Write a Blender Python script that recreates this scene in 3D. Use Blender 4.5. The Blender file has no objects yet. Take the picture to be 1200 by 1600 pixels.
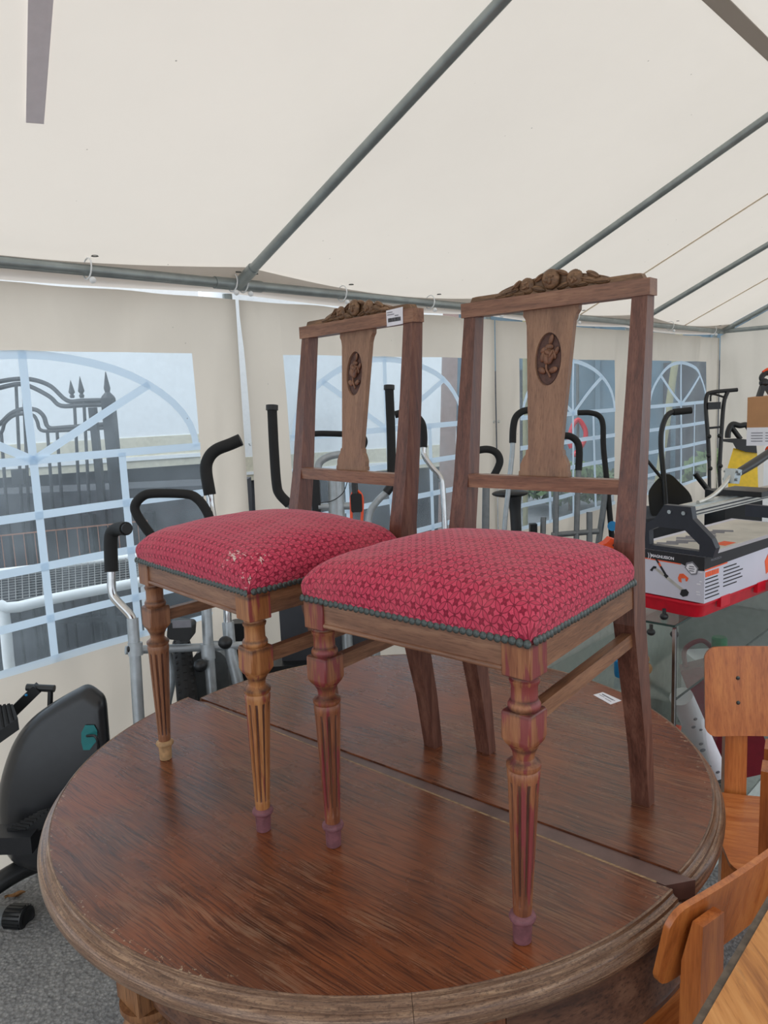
import bpy, bmesh, math, random
from mathutils import Vector, Matrix, Euler, noise
random.seed(7)
PI = math.pi
TT = 0.76                      # table-top height above the ground

# ------------------------------------------------------------------ camera
F_PX = 1180.16
RT = Vector((0.99901485, -0.00653029, -0.04389394))
UP = Vector((0.04437705, 0.14700966, 0.98813908))
FW = Vector((0.0, 0.9891135, -0.14715463))
CAM = Vector((0.0, 0.0, 0.75278 + TT))
scene = bpy.context.scene
C = scene.collection
cd = bpy.data.cameras.new('camera'); cam = bpy.data.objects.new('camera', cd); C.objects.link(cam)
cd.sensor_fit = 'HORIZONTAL'; cd.sensor_width = 36.0; cd.lens = F_PX / 1200 * 36.0
cd.clip_start = 0.02; cd.clip_end = 200
m3 = Matrix((RT, UP, -FW)).transposed()
cam.matrix_world = Matrix.Translation(CAM) @ m3.to_4x4()
scene.camera = cam

# ------------------------------------------------------------------ world, light, exposure
scene.view_settings.view_transform = 'Standard'
scene.view_settings.look = 'None'
scene.view_settings.gamma = 1.0
scene.view_settings.use_curve_mapping = False
scene.view_settings.exposure = 0.0
w = bpy.data.worlds.new('overcast_sky'); scene.world = w; w.use_nodes = True
nt = w.node_tree; bg = nt.nodes['Background']
tc = nt.nodes.new('ShaderNodeTexCoord'); sep = nt.nodes.new('ShaderNodeSeparateXYZ')
rmp = nt.nodes.new('ShaderNodeValToRGB')
nt.links.new(tc.outputs['Generated'], sep.inputs[0]); nt.links.new(sep.outputs[2], rmp.inputs[0])
rmp.color_ramp.elements[0].position = 0.0; rmp.color_ramp.elements[0].color = (0.80, 0.88, 0.96, 1)
rmp.color_ramp.elements[1].position = 0.7; rmp.color_ramp.elements[1].color = (0.90, 0.95, 1.0, 1)
nt.links.new(rmp.outputs[0], bg.inputs[0]); bg.inputs[1].default_value = 1.6
sd = bpy.data.lights.new('sun', 'SUN'); sd.energy = 1.5; sd.angle = math.radians(35); sd.color = (1, 0.96, 0.9)
sun = bpy.data.objects.new('sun', sd); C.objects.link(sun)
sun.rotation_euler = Vector((-.42, -.42, .80)).to_track_quat('Z', 'Y').to_euler()   # high and behind the viewpoint, along the tent

# ------------------------------------------------------------------ colour + node helpers
def lin(c):
    out = []
    for v in c[:3]:
        v /= 255.0
        out.append(v / 12.92 if v <= 0.04045 else ((v + 0.055) / 1.055) ** 2.4)
    return tuple(out) + (1.0,)

class NT:
    def __init__(s, name):
        s.m = bpy.data.materials.new(name); s.m.use_nodes = True
        s.t = s.m.node_tree; s.b = s.t.nodes['Principled BSDF']; s.out = s.t.nodes['Material Output']
    def n(s, typ, **kw):
        nd = s.t.nodes.new('ShaderNode' + typ)
        for k, v in kw.items():
            if k.startswith('i_'):
                key = k[2:]
                nd.inputs[int(key) if key.isdigit() else key].default_value = v
            else: setattr(nd, k, v)
        return nd
    def l(s, a, b): s.t.links.new(a, b)
    def math(s, op, a, b=None, c=None, clamp=False):
        nd = s.n('Math', operation=op, use_clamp=clamp)
        for i, v in enumerate((a, b, c)):
            if v is None: continue
            if isinstance(v, (int, float)): nd.inputs[i].default_value = v
            else: s.l(v, nd.inputs[i])
        return nd.outputs[0]
    def mix(s, f, a, b, blend='MIX'):
        nd = s.n('MixRGB', blend_type=blend)
        for i, v in enumerate((f, a, b)):
            if isinstance(v, (int, float)): nd.inputs[i].default_value = v
            elif isinstance(v, tuple): nd.inputs[i].default_value = v
            else: s.l(v, nd.inputs[i])
        return nd.outputs[0]
    def ramp(s, f, stops):
        nd = s.n('ValToRGB'); e = nd.color_ramp.elements
        while len(e) < len(stops): e.new(0.5)
        for el, (p, c) in zip(e, stops): el.position = p; el.color = c if isinstance(c, tuple) else (c, c, c, 1)
        s.l(f, nd.inputs[0]); return nd.outputs[0]
    def noise(s, vec, scale, detail=3, rough=.55, dist=0):
        nd = s.n('TexNoise'); nd.inputs['Scale'].default_value = scale; nd.inputs['Detail'].default_value = detail
        nd.inputs['Roughness'].default_value = rough; nd.inputs['Distortion'].default_value = dist
        if vec is not None: s.l(vec, nd.inputs['Vector'])
        return nd.outputs[0]
    def mapping(s, vec, scale=(1, 1, 1), rot=(0, 0, 0), loc=(0, 0, 0)):
        nd = s.n('Mapping'); nd.inputs['Scale'].default_value = scale; nd.inputs['Rotation'].default_value = rot
        nd.inputs['Location'].default_value = loc; s.l(vec, nd.inputs['Vector']); return nd.outputs[0]
    def bump(s, h, strength=.3, dist=.002):
        nd = s.n('Bump'); nd.inputs['Strength'].default_value = strength; nd.inputs['Distance'].default_value = dist
        s.l(h, nd.inputs['Height']); s.l(nd.outputs[0], s.b.inputs['Normal'])

def plain(name, rgb, rough=.5, metal=0, spec=.5, bumps=0, var=.08, scale=40):
    k = NT(name); c = lin(rgb)
    co = k.n('TexCoord').outputs['Object']
    f = k.noise(co, scale, 3)
    a = tuple(min(1, v * (1 - var)) for v in c[:3]) + (1,); b = tuple(min(1, v * (1 + var)) for v in c[:3]) + (1,)
    k.l(k.ramp(f, [(.35, a), (.65, b)]), k.b.inputs['Base Color'])
    k.b.inputs['Roughness'].default_value = rough; k.b.inputs['Metallic'].default_value = metal
    k.b.inputs['Specular IOR Level'].default_value = spec
    if bumps: k.bump(k.noise(co, scale * 6, 2), bumps, .001)
    return k.m

def wood(name, dark, mid, light, axis='z', rough=.45, scale=1.0, red=0.0, redc=(124, 44, 54), wear=0.0, wearc=(175, 150, 115), coat=0.0, pores=.6, rand=True, rotz=0.0, dark_bands=()):
    k = NT(name)
    co = k.n('TexCoord').outputs['Object']
    if rotz: co = k.mapping(co, rot=(0, 0, rotz))
    if rand:
        oi = k.n('ObjectInfo').outputs['Random']
        cv = k.n('CombineXYZ'); k.l(k.math('MULTIPLY', oi, 7.3), cv.inputs[0]); k.l(k.math('MULTIPLY', oi, 3.1), cv.inputs[1])
        va = k.n('VectorMath', operation='ADD'); k.l(co, va.inputs[0]); k.l(cv.outputs[0], va.inputs[1]); co = va.outputs[0]
    st = {'x': (1, 14, 14), 'y': (14, 1, 14), 'z': (14, 14, 1)}[axis]
    v = k.mapping(co, tuple(q * scale for q in st))
    big = k.noise(v, 3.0, 4, .6, .35)
    fine = k.noise(k.mapping(co, tuple(q * scale * (5 if q > 1 else 6) for q in st)), 4.0, 3, .6, .2)
    f = k.math('ADD', k.math('MULTIPLY', big, .7), k.math('MULTIPLY', fine, .3))
    col = k.ramp(f, [(.36, lin(dark)), (.5, lin(mid)), (.64, lin(light))])
    if pores:
        p = k.ramp(fine, [(.36, 0.0), (.44, 1.0)])
        col = k.mix(k.math('MULTIPLY', k.math('SUBTRACT', 1.0, p), pores), col, tuple(q * .45 for q in lin(dark)[:3]) + (1,))
    if red:
        r = k.noise(k.mapping(co, (26, 26, 3.2) if axis == 'z' else (4, 20, 20)), 2.2, 3)
        col = k.mix(k.math('MULTIPLY', k.ramp(r, [(.62 - red * .25, 0.0), (.67 - red * .25, 1.0)]), .8), col, lin(redc))
    if wear:
        r = k.noise(k.mapping(co, tuple((q ** .5) for q in st)), 9, 5, .7)
        col = k.mix(k.math('MULTIPLY', k.ramp(r, [(.60, 0.0), (.74, 1.0)]), wear), col, lin(wearc))
    if dark_bands:  # narrow darker bands around the given heights
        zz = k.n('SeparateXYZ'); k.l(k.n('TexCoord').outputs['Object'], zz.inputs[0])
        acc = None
        for z0, hw in dark_bands:
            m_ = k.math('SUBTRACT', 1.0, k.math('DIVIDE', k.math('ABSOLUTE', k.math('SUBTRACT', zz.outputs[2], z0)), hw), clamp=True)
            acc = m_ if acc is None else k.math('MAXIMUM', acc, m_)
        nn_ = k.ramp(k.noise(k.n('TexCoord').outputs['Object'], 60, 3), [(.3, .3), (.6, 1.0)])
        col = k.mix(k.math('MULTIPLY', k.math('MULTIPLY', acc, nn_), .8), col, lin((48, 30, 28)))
    k.l(col, k.b.inputs['Base Color'])
    rr = k.ramp(big, [(.3, rough * .8), (.7, min(1, rough * 1.25))]); k.l(rr, k.b.inputs['Roughness'])
    k.b.inputs['Coat Weight'].default_value = coat; k.b.inputs['Coat Roughness'].default_value = .25
    k.bump(fine, .25, .0006)
    return k.m

# ------------------------------------------------------------------ object helpers
def obj(name, bm, mat, parent=None, smooth=False, mats=None, bevel=0):
    me = bpy.data.meshes.new(name)
    if isinstance(bm, bmesh.types.BMesh):
        if bevel:
            bmesh.ops.bevel(bm, geom=[e for e in bm.edges if len(e.link_faces) == 2 and e.calc_face_angle(0) > .6], offset=bevel, segments=2, affect='EDGES', profile=.6)
        bmesh.ops.recalc_face_normals(bm, faces=bm.faces)
        bm.to_mesh(me); bm.free()
    o = bpy.data.objects.new(name, me); C.objects.link(o)
    for mm in (mats or [mat]): me.materials.append(mm)
    if smooth:
        me.polygons.foreach_set('use_smooth', [True] * len(me.polygons))
        if smooth != 'all':
            me.shade_flat(); me.polygons.foreach_set('use_smooth', [True] * len(me.polygons))
            try: me.set_sharp_from_angle(angle=math.radians(38))
            except Exception: pass
    if parent is not None: o.parent = parent
    return o
def tag(o, label=None, cat=None, group=None, kind=None):
    if label: o['label'] = label
    if cat: o['category'] = cat
    if group: o['group'] = group
    if kind: o['kind'] = kind
    return o
def thing(name, label, cat, loc=(0, 0, 0), rotz=0, group=None):
    o = bpy.data.objects.new(name, None); C.objects.link(o); o.empty_display_size = .1
    o.location = loc; o.rotation_euler = (0, 0, rotz)
    return tag(o, label, cat, group)
def add_box(bm, c, s, rot=None, taper=None):
    x, y, z = [q / 2 for q in s]; vs = []
    for dz in (-z, z):
        t = 1 if (taper is None or dz < 0) else taper
        for dx, dy in ((-x, -y), (x, -y), (x, y), (-x, y)):
            v = Vector((dx * t, dy * t, dz))
            if rot is not None: v = rot @ v
            vs.append(bm.verts.new(v + Vector(c)))
    for f in ((0, 3, 2, 1), (4, 5, 6, 7), (0, 1, 5, 4), (1, 2, 6, 5), (2, 3, 7, 6), (3, 0, 4, 7)):
        bm.faces.new([vs[i] for i in f])
    return vs
def add_hex(bm, P):      # eight corners: bottom ring 0-3, top ring 4-7
    vs = [bm.verts.new(p) for p in P]
    for f in ((0, 3, 2, 1), (4, 5, 6, 7), (0, 1, 5, 4), (1, 2, 6, 5), (2, 3, 7, 6), (3, 0, 4, 7)):
        bm.faces.new([vs[i] for i in f])
def add_bar(bm, a, b, wx, wy, side=None):   # rectangular bar from a to b
    a = Vector(a); b = Vector(b); d = (b - a).normalized()
    s = Vector(side) if side is not None else (Vector((0, 0, 1)) if abs(d.z) < .9 else Vector((1, 0, 0)))
    u = d.cross(s).normalized(); v = u.cross(d).normalized()
    P = [p + u * i * wx / 2 + v * j * wy / 2 for p in (a, b) for i, j in ((-1, -1), (1, -1), (1, 1), (-1, 1))]
    add_hex(bm, P)
def spline(pts, n=6):
    P = [Vector(p) for p in pts]
    if len(P) < 3 or n < 2: return P
    Q = [P[0] * 2 - P[1]] + P + [P[-1] * 2 - P[-2]]; out = []
    for i in range(1, len(Q) - 2):
        p0, p1, p2, p3 = Q[i - 1:i + 3]
        for k in range(n):
            t = k / n
            out.append(.5 * ((2 * p1) + (p2 - p0) * t + (2 * p0 - 5 * p1 + 4 * p2 - p3) * t * t + (3 * p1 - p0 - 3 * p2 + p3) * t ** 3))
    out.append(P[-1]); return out
def add_tube(bm, pts, r, seg=12, n=6, cap=True):
    P = spline(pts, n); rs = r if isinstance(r, (list, tuple)) else None
    rings = []; u = None
    for i, p in enumerate(P):
        d = (P[min(i + 1, len(P) - 1)] - P[max(i - 1, 0)]).normalized()
        if u is None: u = d.orthogonal().normalized()
        u = (u - d * u.dot(d)).normalized(); v = d.cross(u)
        if rs:
            t = i / (len(P) - 1) * (len(rs) - 1); a = int(min(t, len(rs) - 2)); rr = rs[a] + (rs[a + 1] - rs[a]) * (t - a)
        else: rr = r
        rings.append([bm.verts.new(p + (u * math.cos(2 * PI * k / seg) + v * math.sin(2 * PI * k / seg)) * rr) for k in range(seg)])
    for a, b in zip(rings, rings[1:]):
        for k in range(seg): bm.faces.new((a[k], a[(k + 1) % seg], b[(k + 1) % seg], b[k]))
    if cap: bm.faces.new(rings[0][::-1]); bm.faces.new(rings[-1])
def tube(name, pts, r, mat, parent=None, seg=12, n=6):
    bm = bmesh.new(); add_tube(bm, pts, r, seg, n); return obj(name, bm, mat, parent, smooth=True)
def add_lathe(bm, prof, seg=24, c=(0, 0, 0), shear=(0, 0), M=None, flute=0, fl_rng=(0, 0), nfl=8):
    rings = []
    for r, z in prof:
        ring = []
        for k in range(seg):
            a = 2 * PI * k / seg; rr = r
            if flute and fl_rng[0] < z < fl_rng[1]: rr = r - flute * max(0, math.cos(a * nfl)) ** .6 if math.cos(a * nfl) > 0 else r
            v = Vector((c[0] + rr * math.cos(a) + shear[0] * z, c[1] + rr * math.sin(a) + shear[1] * z, c[2] + z))
            if M is not None: v = M @ v
            ring.append(bm.verts.new(v))
        rings.append(ring)
    for a, b in zip(rings, rings[1:]):
        for k in range(seg): bm.faces.new((a[k], a[(k + 1) % seg], b[(k + 1) % seg], b[k]))
    bm.faces.new(rings[0][::-1]); bm.faces.new(rings[-1])
def add_prism(bm, poly, t0, t1, M=None):      # poly in (x,z), extruded along y
    a = [bm.verts.new((M @ Vector((x, t0, z))) if M is not None else (x, t0, z)) for x, z in poly]
    b = [bm.verts.new((M @ Vector((x, t1, z))) if M is not None else (x, t1, z)) for x, z in poly]
    n = len(a); bm.faces.new(a); bm.faces.new(b[::-1])
    for i in range(n): bm.faces.new((a[i], b[i], b[(i + 1) % n], a[(i + 1) % n]))
def smooth_outline(pts, n=4):
    P = [Vector((p[0], p[1], 0)) for p in pts]; N = len(P); out = []
    for i in range(N):
        p0, p1, p2, p3 = P[i - 1], P[i], P[(i + 1) % N], P[(i + 2) % N]
        for k in range(n):
            t = k / n; q = .5 * ((2 * p1) + (p2 - p0) * t + (2 * p0 - 5 * p1 + 4 * p2 - p3) * t * t + (3 * p1 - p0 - 3 * p2 + p3) * t ** 3); out.append((q.x, q.y))
    return out
def rounded(x0, x1, z0, z1, r, n=5):
    out = []
    for cx, cz, a0 in ((x1 - r, z1 - r, 0), (x0 + r, z1 - r, PI / 2), (x0 + r, z0 + r, PI), (x1 - r, z0 + r, 1.5 * PI)):
        for k in range(n + 1):
            a = a0 + PI / 2 * k / n; out.append((cx + r * math.cos(a), cz + r * math.sin(a)))
    return out
def add_blob(bm, c, s, rot=None, seg=10, rings=7):
    M = Matrix.Translation(Vector(c)) @ (rot.to_4x4() if rot is not None else Matrix.Identity(4)) @ Matrix.Diagonal((*s, 1))
    bmesh.ops.create_uvsphere(bm, u_segments=seg, v_segments=rings, radius=1, matrix=M)
def text(body, size, M, mat, parent, name='lettering', extrude=.0003, bold=False, shear=0):
    cu = bpy.data.curves.new('t', 'FONT'); cu.body = body; cu.size = size; cu.extrude = extrude; cu.shear = shear
    if bold: cu.offset = size * .025
    to = bpy.data.objects.new('t', cu); C.objects.link(to)
    dg = bpy.context.evaluated_depsgraph_get(); dg.update()
    me = bpy.data.meshes.new_from_object(to.evaluated_get(dg)); me.transform(M)
    bpy.data.objects.remove(to); bpy.data.curves.remove(cu)
    me.materials.clear(); me.materials.append(mat)
    o = bpy.data.objects.new(name, me); C.objects.link(o); o.parent = parent; return o
def at(x, y, Y):          # the point seen at pixel (x,y), Y metres ahead of the viewpoint
    return CAM + (RT * ((x - 600) / F_PX) - UP * ((y - 800) / F_PX) + FW) * Y
def onz(x, y, z):
    d = RT * ((x - 600) / F_PX) - UP * ((y - 800) / F_PX) + FW
    return CAM + d * ((z - CAM.z) / d.z)
def down(p, z=0.0): return Vector((p.x, p.y, z))

# tent frame of reference: s along the left wall, n into the tent, z up
TH = 0.8146672; WD = 2.4831433; TC, TS = math.cos(TH), math.sin(TH)
S0 = 1.8492; SP = 1.7576; ZE = 1.21916 + TT; SLOPE = .462; NR = 1.535; SEND = S0 + 3 * SP
def T(s, n, z): return Vector((-WD * TS + TC * s + TS * n, WD * TC + TS * s - TC * n, z))

# ------------------------------------------------------------------ materials
def tarp(name, rgb, trans, soil=.06, mixf=.5, fold=0):
    k = NT(name); co = k.n('TexCoord').outputs['Object']
    f = k.noise(co, 1.4, 5, .6); g = k.noise(co, 260, 2)
    base = lin(rgb); dk = tuple(v * (1 - soil * 2.2) for v in base[:3]) + (1,)
    col = k.ramp(f, [(.3, dk), (.62, base)])
    sp = k.n('TexVoronoi'); sp.inputs['Scale'].default_value = 9; k.l(co, sp.inputs['Vector'])
    dots = k.ramp(sp.outputs['Distance'], [(.015, 1.0), (.03, 0.0)])
    col = k.mix(k.math('MULTIPLY', dots, .6), col, (.15, .14, .12, 1))
    d = k.n('BsdfDiffuse'); t = k.n('BsdfTranslucent'); mx = k.n('MixShader')
    k.l(col, d.inputs[0]); k.l(k.mix(1.0, col, trans, 'MULTIPLY'), t.inputs[0])
    bp = k.n('Bump'); bp.inputs['Strength'].default_value = .15; bp.inputs['Distance'].default_value = .0006
    k.l(g, bp.inputs['Height']); k.l(bp.outputs[0], d.inputs['Normal'])
    if fold:
        b2 = k.n('Bump'); b2.inputs['Strength'].default_value = 1.0; b2.inputs['Distance'].default_value = fold
        k.l(k.noise(k.mapping(co, (1.6, 1.6, .6)), 2.4, 1, .5, .6), b2.inputs['Height']); k.l(b2.outputs[0], bp.inputs['Normal']); k.l(b2.outputs[0], t.inputs['Normal'])
    mx.inputs[0].default_value = mixf
    k.l(d.outputs[0], mx.inputs[1]); k.l(t.outputs[0], mx.inputs[2]); k.l(mx.outputs[0], k.out.inputs[0])
    return k.m
M_roof = tarp('roof_fabric', (240, 233, 225), (.80, .785, .755, 1), .015, .52)
M_wall = tarp('wall_fabric', (234, 227, 217), (1, .965, .915, 1), .03, .74, .05)
M_stripshadow = plain('strip_shadow_grey', (240, 234, 238), .8, var=.02)  # flat grey for the strip's shadow showing through the roof
M_hem = tarp('hem_fabric', (214, 208, 202), (.80, .79, .78, 1), .02, .6)
def clear_pvc():
    k = NT('clear_pvc'); co = k.n('TexCoord').outputs['Object']
    tr = k.n('BsdfTransparent'); tr.inputs[0].default_value = (.86, .94, 1.0, 1)
    d = k.n('BsdfTranslucent'); d.inputs[0].default_value = (.80, .92, 1, 1)
    g = k.n('BsdfGlossy'); g.inputs['Roughness'].default_value = .12; g.inputs[0].default_value = (.9, .95, 1, 1)
    m1 = k.n('MixShader'); m2 = k.n('MixShader')
    f = k.ramp(k.noise(co, 3.5, 5, .65), [(.35, .08), (.7, .22)]); k.l(f, m1.inputs[0])
    lw = k.n('LayerWeight'); lw.inputs[0].default_value = .5
    ff = k.math('ADD', k.math('MULTIPLY', k.math('POWER', lw.outputs['Facing'], 4.0), .35), .035)
    bp = k.n('Bump'); bp.inputs['Strength'].default_value = .5; bp.inputs['Distance'].default_value = .01
    k.l(k.noise(co, 3, 2), bp.inputs['Height']); k.l(bp.outputs[0], g.inputs['Normal'])
    k.l(ff, m2.inputs[0])
    k.l(tr.outputs[0], m1.inputs[1]); k.l(d.outputs[0], m1.inputs[2])
    k.l(m1.outputs[0], m2.inputs[1]); k.l(g.outputs[0], m2.inputs[2]); k.l(m2.outputs[0], k.out.inputs[0])
    return k.m
M_pvc = clear_pvc()
M_band = tarp('white_band', (238, 244, 250), (.9, .96, 1, 1), .01, .82)
def glass():
    k = NT('cabinet_glass')
    tr = k.n('BsdfTransparent'); tr.inputs[0].default_value = (.95, .968, .962, 1)
    g = k.n('BsdfGlossy'); g.inputs['Roughness'].default_value = .03
    lw = k.n('LayerWeight'); lw.inputs[0].default_value = .5; m = k.n('MixShader')
    ff = k.math('ADD', k.math('MULTIPLY', k.math('POWER', lw.outputs['Facing'], 5.0), .55), .035)
    k.l(ff, m.inputs[0]); k.l(tr.outputs[0], m.inputs[1]); k.l(g.outputs[0], m.inputs[2]); k.l(m.outputs[0], k.out.inputs[0])
    return k.m
M_glass = glass()
M_gedge = plain('glass_edge_green', (40, 62, 58), .15)
M_galv = plain('galvanised_steel', (150, 158, 158), .34, .45, var=.12, scale=12)
M_chrome = plain('chrome', (200, 200, 200), .15, 1)
M_silver = plain('silver_paint', (168, 174, 178), .32, .35)
M_grey = plain('grey_paint', (112, 116, 118), .4, .3)
M_black = plain('black_plastic', (24, 25, 27), .4)
M_foam = plain('black_foam', (20, 20, 21), .75, bumps=.3)
M_hood = plain('satin_black_hood', (34, 35, 38), .28)
M_rubber = plain('rubber', (30, 30, 31), .85, bumps=.4)
M_teal = plain('teal_plate', (0, 110, 112), .5)
M_blue = plain('blue_plastic', (20, 130, 190), .4)
M_orange = plain('orange_plastic', (232, 78, 28), .4)
M_redp = plain('red_plastic', (205, 22, 44), .35)
M_dred = plain('dark_red_plastic', (118, 16, 34), .45)
M_yel = plain('yellow_plastic', (238, 196, 12), .35)
M_card = plain('cardboard', (178, 132, 92), .85, scale=8)
M_white = plain('white_paper', (226, 226, 232), .7, var=.02)
M_whitep = plain('white_paint', (238, 241, 243), .35, var=.02)
M_print = plain('print_black', (30, 30, 34), .6)
M_printg = plain('print_grey', (120, 120, 128), .6)
M_printo = plain('print_orange', (236, 96, 50), .6)
M_boxgrey = plain('carton_silver_print', (200, 200, 212), .45, var=.05, scale=5)
M_alu = plain('aluminium', (196, 194, 186), .35, .6)
M_cutter = plain('navy_black_casting', (38, 42, 52), .45)
M_brass = plain('aged_nail', (78, 84, 82), .38, .6, var=.35, scale=300)
M_cream = plain('cream_stripe', (212, 206, 186), .5)
M_dark = plain('dark_slate', (58, 60, 66), .7, var=.2, scale=6)
M_slate = plain('slate_blue_cladding', (92, 112, 124), .7, var=.18, scale=1.2)
M_iron = plain('black_iron', (34, 37, 42), .5, .3, var=.3)
M_rust = plain('rusty_wire', (150, 104, 82), .8)
M_wire = plain('grey_wire', (150, 150, 148), .5, .5)
M_leaf = plain('dry_leaf', (150, 110, 70), .8)
M_steelb = plain('worn_steel', (176, 186, 190), .3, .9)

W_chair = wood('chair_beech_vertical', (78, 47, 38), (102, 64, 52), (124, 84, 68), 'z', .38, 1.6, pores=.2)
W_side = wood('chair_beech_side_rail', (100, 66, 44), (126, 86, 60), (150, 108, 78), 'y', .38, 1.6, pores=.2)
W_rail = wood('chair_beech_rail', (106, 70, 52), (132, 92, 70), (154, 114, 88), 'x', .38, 1.6, pores=.2)
W_splat = wood('chair_splat_wood', (124, 92, 72), (142, 108, 86), (156, 122, 98), 'z', .55, 1.6, pores=.2)
W_carve = wood('carved_wood', (82, 58, 38), (116, 86, 60), (146, 112, 82), 'x', .5, 3, pores=.2)
W_rose = wood('rose_carving_wood', (84, 54, 40), (118, 80, 58), (146, 104, 78), 'z', .45, 3, pores=.1)
W_recess = plain('recess_dark_wood', (84, 56, 48), .6, var=.25, scale=200, bumps=.5)
W_legO = wood('leg_worn_orange', (128, 78, 44), (154, 98, 56), (178, 124, 76), 'z', .4, 1.0, red=.20, pores=.15, dark_bands=((.3385, .007), (.284, .007), (.266, .006), (.384, .005), (.432, .006), (.352, .004)))
W_legR = wood('leg_worn_red', (106, 60, 40), (134, 80, 52), (160, 106, 70), 'z', .4, 1.0, red=.46, pores=.15, dark_bands=((.3385, .007), (.284, .007), (.266, .006), (.384, .005), (.432, .006), (.352, .004)))
W_legB = wood('leg_worn_brown', (118, 74, 50), (138, 92, 64), (156, 110, 78), 'z', .4, 1.0, pores=.15, dark_bands=((.3385, .007), (.284, .007), (.266, .006), (.384, .005), (.432, .006), (.352, .004)))
W_groove = wood('groove_dark_wood', (70, 42, 34), (92, 56, 42), (118, 74, 52), 'z', .6, 1.4, pores=.2)  # darker brown for the flute groove faces
W_foot = plain('foot_mauve_paint', (118, 74, 80), .6, var=.2, scale=90)
W_footb = plain('foot_bare_wood', (176, 140, 100), .6, var=.2, scale=90)
W_school = wood('school_chair_ply', (158, 84, 34), (186, 106, 48), (204, 126, 62), 'z', .32, .8, pores=.12, coat=.4)
W_schoolx = wood('school_chair_ply_seat', (160, 84, 34), (184, 104, 46), (206, 132, 74), 'x', .34, .8, pores=.12, coat=.4)
W_orange = wood('worn_orange_tabletop', (150, 92, 44), (196, 132, 70), (214, 154, 92), 'y', .45, .6, wear=.5, wearc=(110, 78, 48), pores=.2)
W_apron = wood('oak_apron', (70, 44, 32), (98, 64, 46), (120, 84, 62), 'x', .5, .7, pores=.5)
W_mould = wood('oak_moulding_worn', (84, 58, 44), (120, 90, 68), (160, 130, 102), 'x', .42, 1.2, wear=.5, wearc=(170, 146, 118), pores=.5)
W_tleg = wood('oak_leg', (84, 52, 32), (124, 82, 50), (150, 106, 68), 'z', .45, .9, pores=.5)
W_under = plain('underframe_wood', (104, 74, 50), .7)

def table_oak(rot, cen=None, rad=.62):
    k = NT('oak_table_top'); co = k.n('TexCoord').outputs['Object']; co0 = co
    co = k.mapping(co, rot=(0, 0, rot))
    wob = k.noise(k.mapping(co, (1.2, 3, 1)), 2.0, 3)
    cv = k.n('CombineXYZ'); k.l(k.math('MULTIPLY', wob, .05), cv.inputs[1])
    va = k.n('VectorMath', operation='ADD'); k.l(co, va.inputs[0]); k.l(cv.outputs[0], va.inputs[1])
    streak = k.noise(k.mapping(va.outputs[0], (.9, 58, 1)), 2.4, 5, .65, .1)
    pore = k.noise(k.mapping(va.outputs[0], (6, 210, 1)), 2.2, 3, .6)
    patch = k.noise(co, 4.2, 4, .6); patch2 = k.noise(k.mapping(co, (1, 2.5, 1), loc=(3, 1, 0)), 6, 5, .65)
    base = k.ramp(streak, [(.30, lin((66, 40, 30))), (.47, lin((98, 58, 40))), (.68, lin((124, 78, 54)))])
    warm = k.mix(k.math('MULTIPLY', k.ramp(patch, [(.38, 0.0), (.62, 1.0)]), .6), base, lin((146, 76, 36)))
    porem = k.math('MULTIPLY', k.ramp(pore, [(.40, 1.0), (.48, 0.0)]), .6)
    col = k.mix(porem, warm, lin((40, 26, 24)))
    wm = k.math('MULTIPLY', k.ramp(patch2, [(.52, 0.0), (.72, 1.0)]), k.ramp(pore, [(.48, 0.0), (.60, 1.0)]))
    col = k.mix(k.math('MULTIPLY', wm, .55), col, lin((150, 126, 100)))
    sc = k.noise(k.mapping(co, (22, 60, 1)), 3, 4, .7); sp = k.noise(co, 2.1, 2)
    sm = k.math('MULTIPLY', k.ramp(sc, [(.68, 0.0), (.74, 1.0)]), k.ramp(sp, [(.5, 0.0), (.62, 1.0)]))
    col = k.mix(k.math('MULTIPLY', sm, .6), col, lin((190, 172, 150)))
    k.l(col, k.b.inputs['Base Color'])
    sx = k.n('SeparateXYZ'); k.l(co0, sx.inputs[0]); dx = k.math('SUBTRACT', sx.outputs[0], cen[0]); dy = k.math('SUBTRACT', sx.outputs[1], cen[1])
    rd = k.math('SQRT', k.math('ADD', k.math('MULTIPLY', dx, dx), k.math('MULTIPLY', dy, dy)))
    em = k.ramp(rd, [(rad - .05, 0.0), (rad, 1.0)]); en = k.noise(k.mapping(co0, (70, 70, 1)), 1.2, 5, .75); ez = k.ramp(k.noise(co0, 3.2, 2), [(.44, 0.0), (.6, 1.0)])
    ew = k.math('MULTIPLY', k.ramp(k.math('ADD', k.math('MULTIPLY', em, .16), en), [(.735, 0.0), (.775, 1.0)]), k.math('MULTIPLY', ez, k.ramp(em, [(.0, 0.0), (.3, 1.0)])))
    col = k.mix(k.math('MULTIPLY', ew, .65), col, lin((206, 190, 160))); k.l(col, k.b.inputs['Base Color'])
    rr = k.math('ADD', k.math('MULTIPLY', k.ramp(patch, [(.3, 0.0), (.7, 1.0)]), .12), k.math('MULTIPLY', wm, .2))
    k.l(k.math('ADD', rr, .21), k.b.inputs['Roughness']); k.b.inputs['Specular IOR Level'].default_value = .55
    h = k.math('ADD', k.math('MULTIPLY', pore, .7), k.math('MULTIPLY', streak, .3)); k.bump(h, .35, .0006)
    return k.m
M_oakN = table_oak(math.radians(42), (-.0372, .0025), .637); M_oakF = table_oak(math.radians(40.5), (.0113, .0399), .620)

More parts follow.
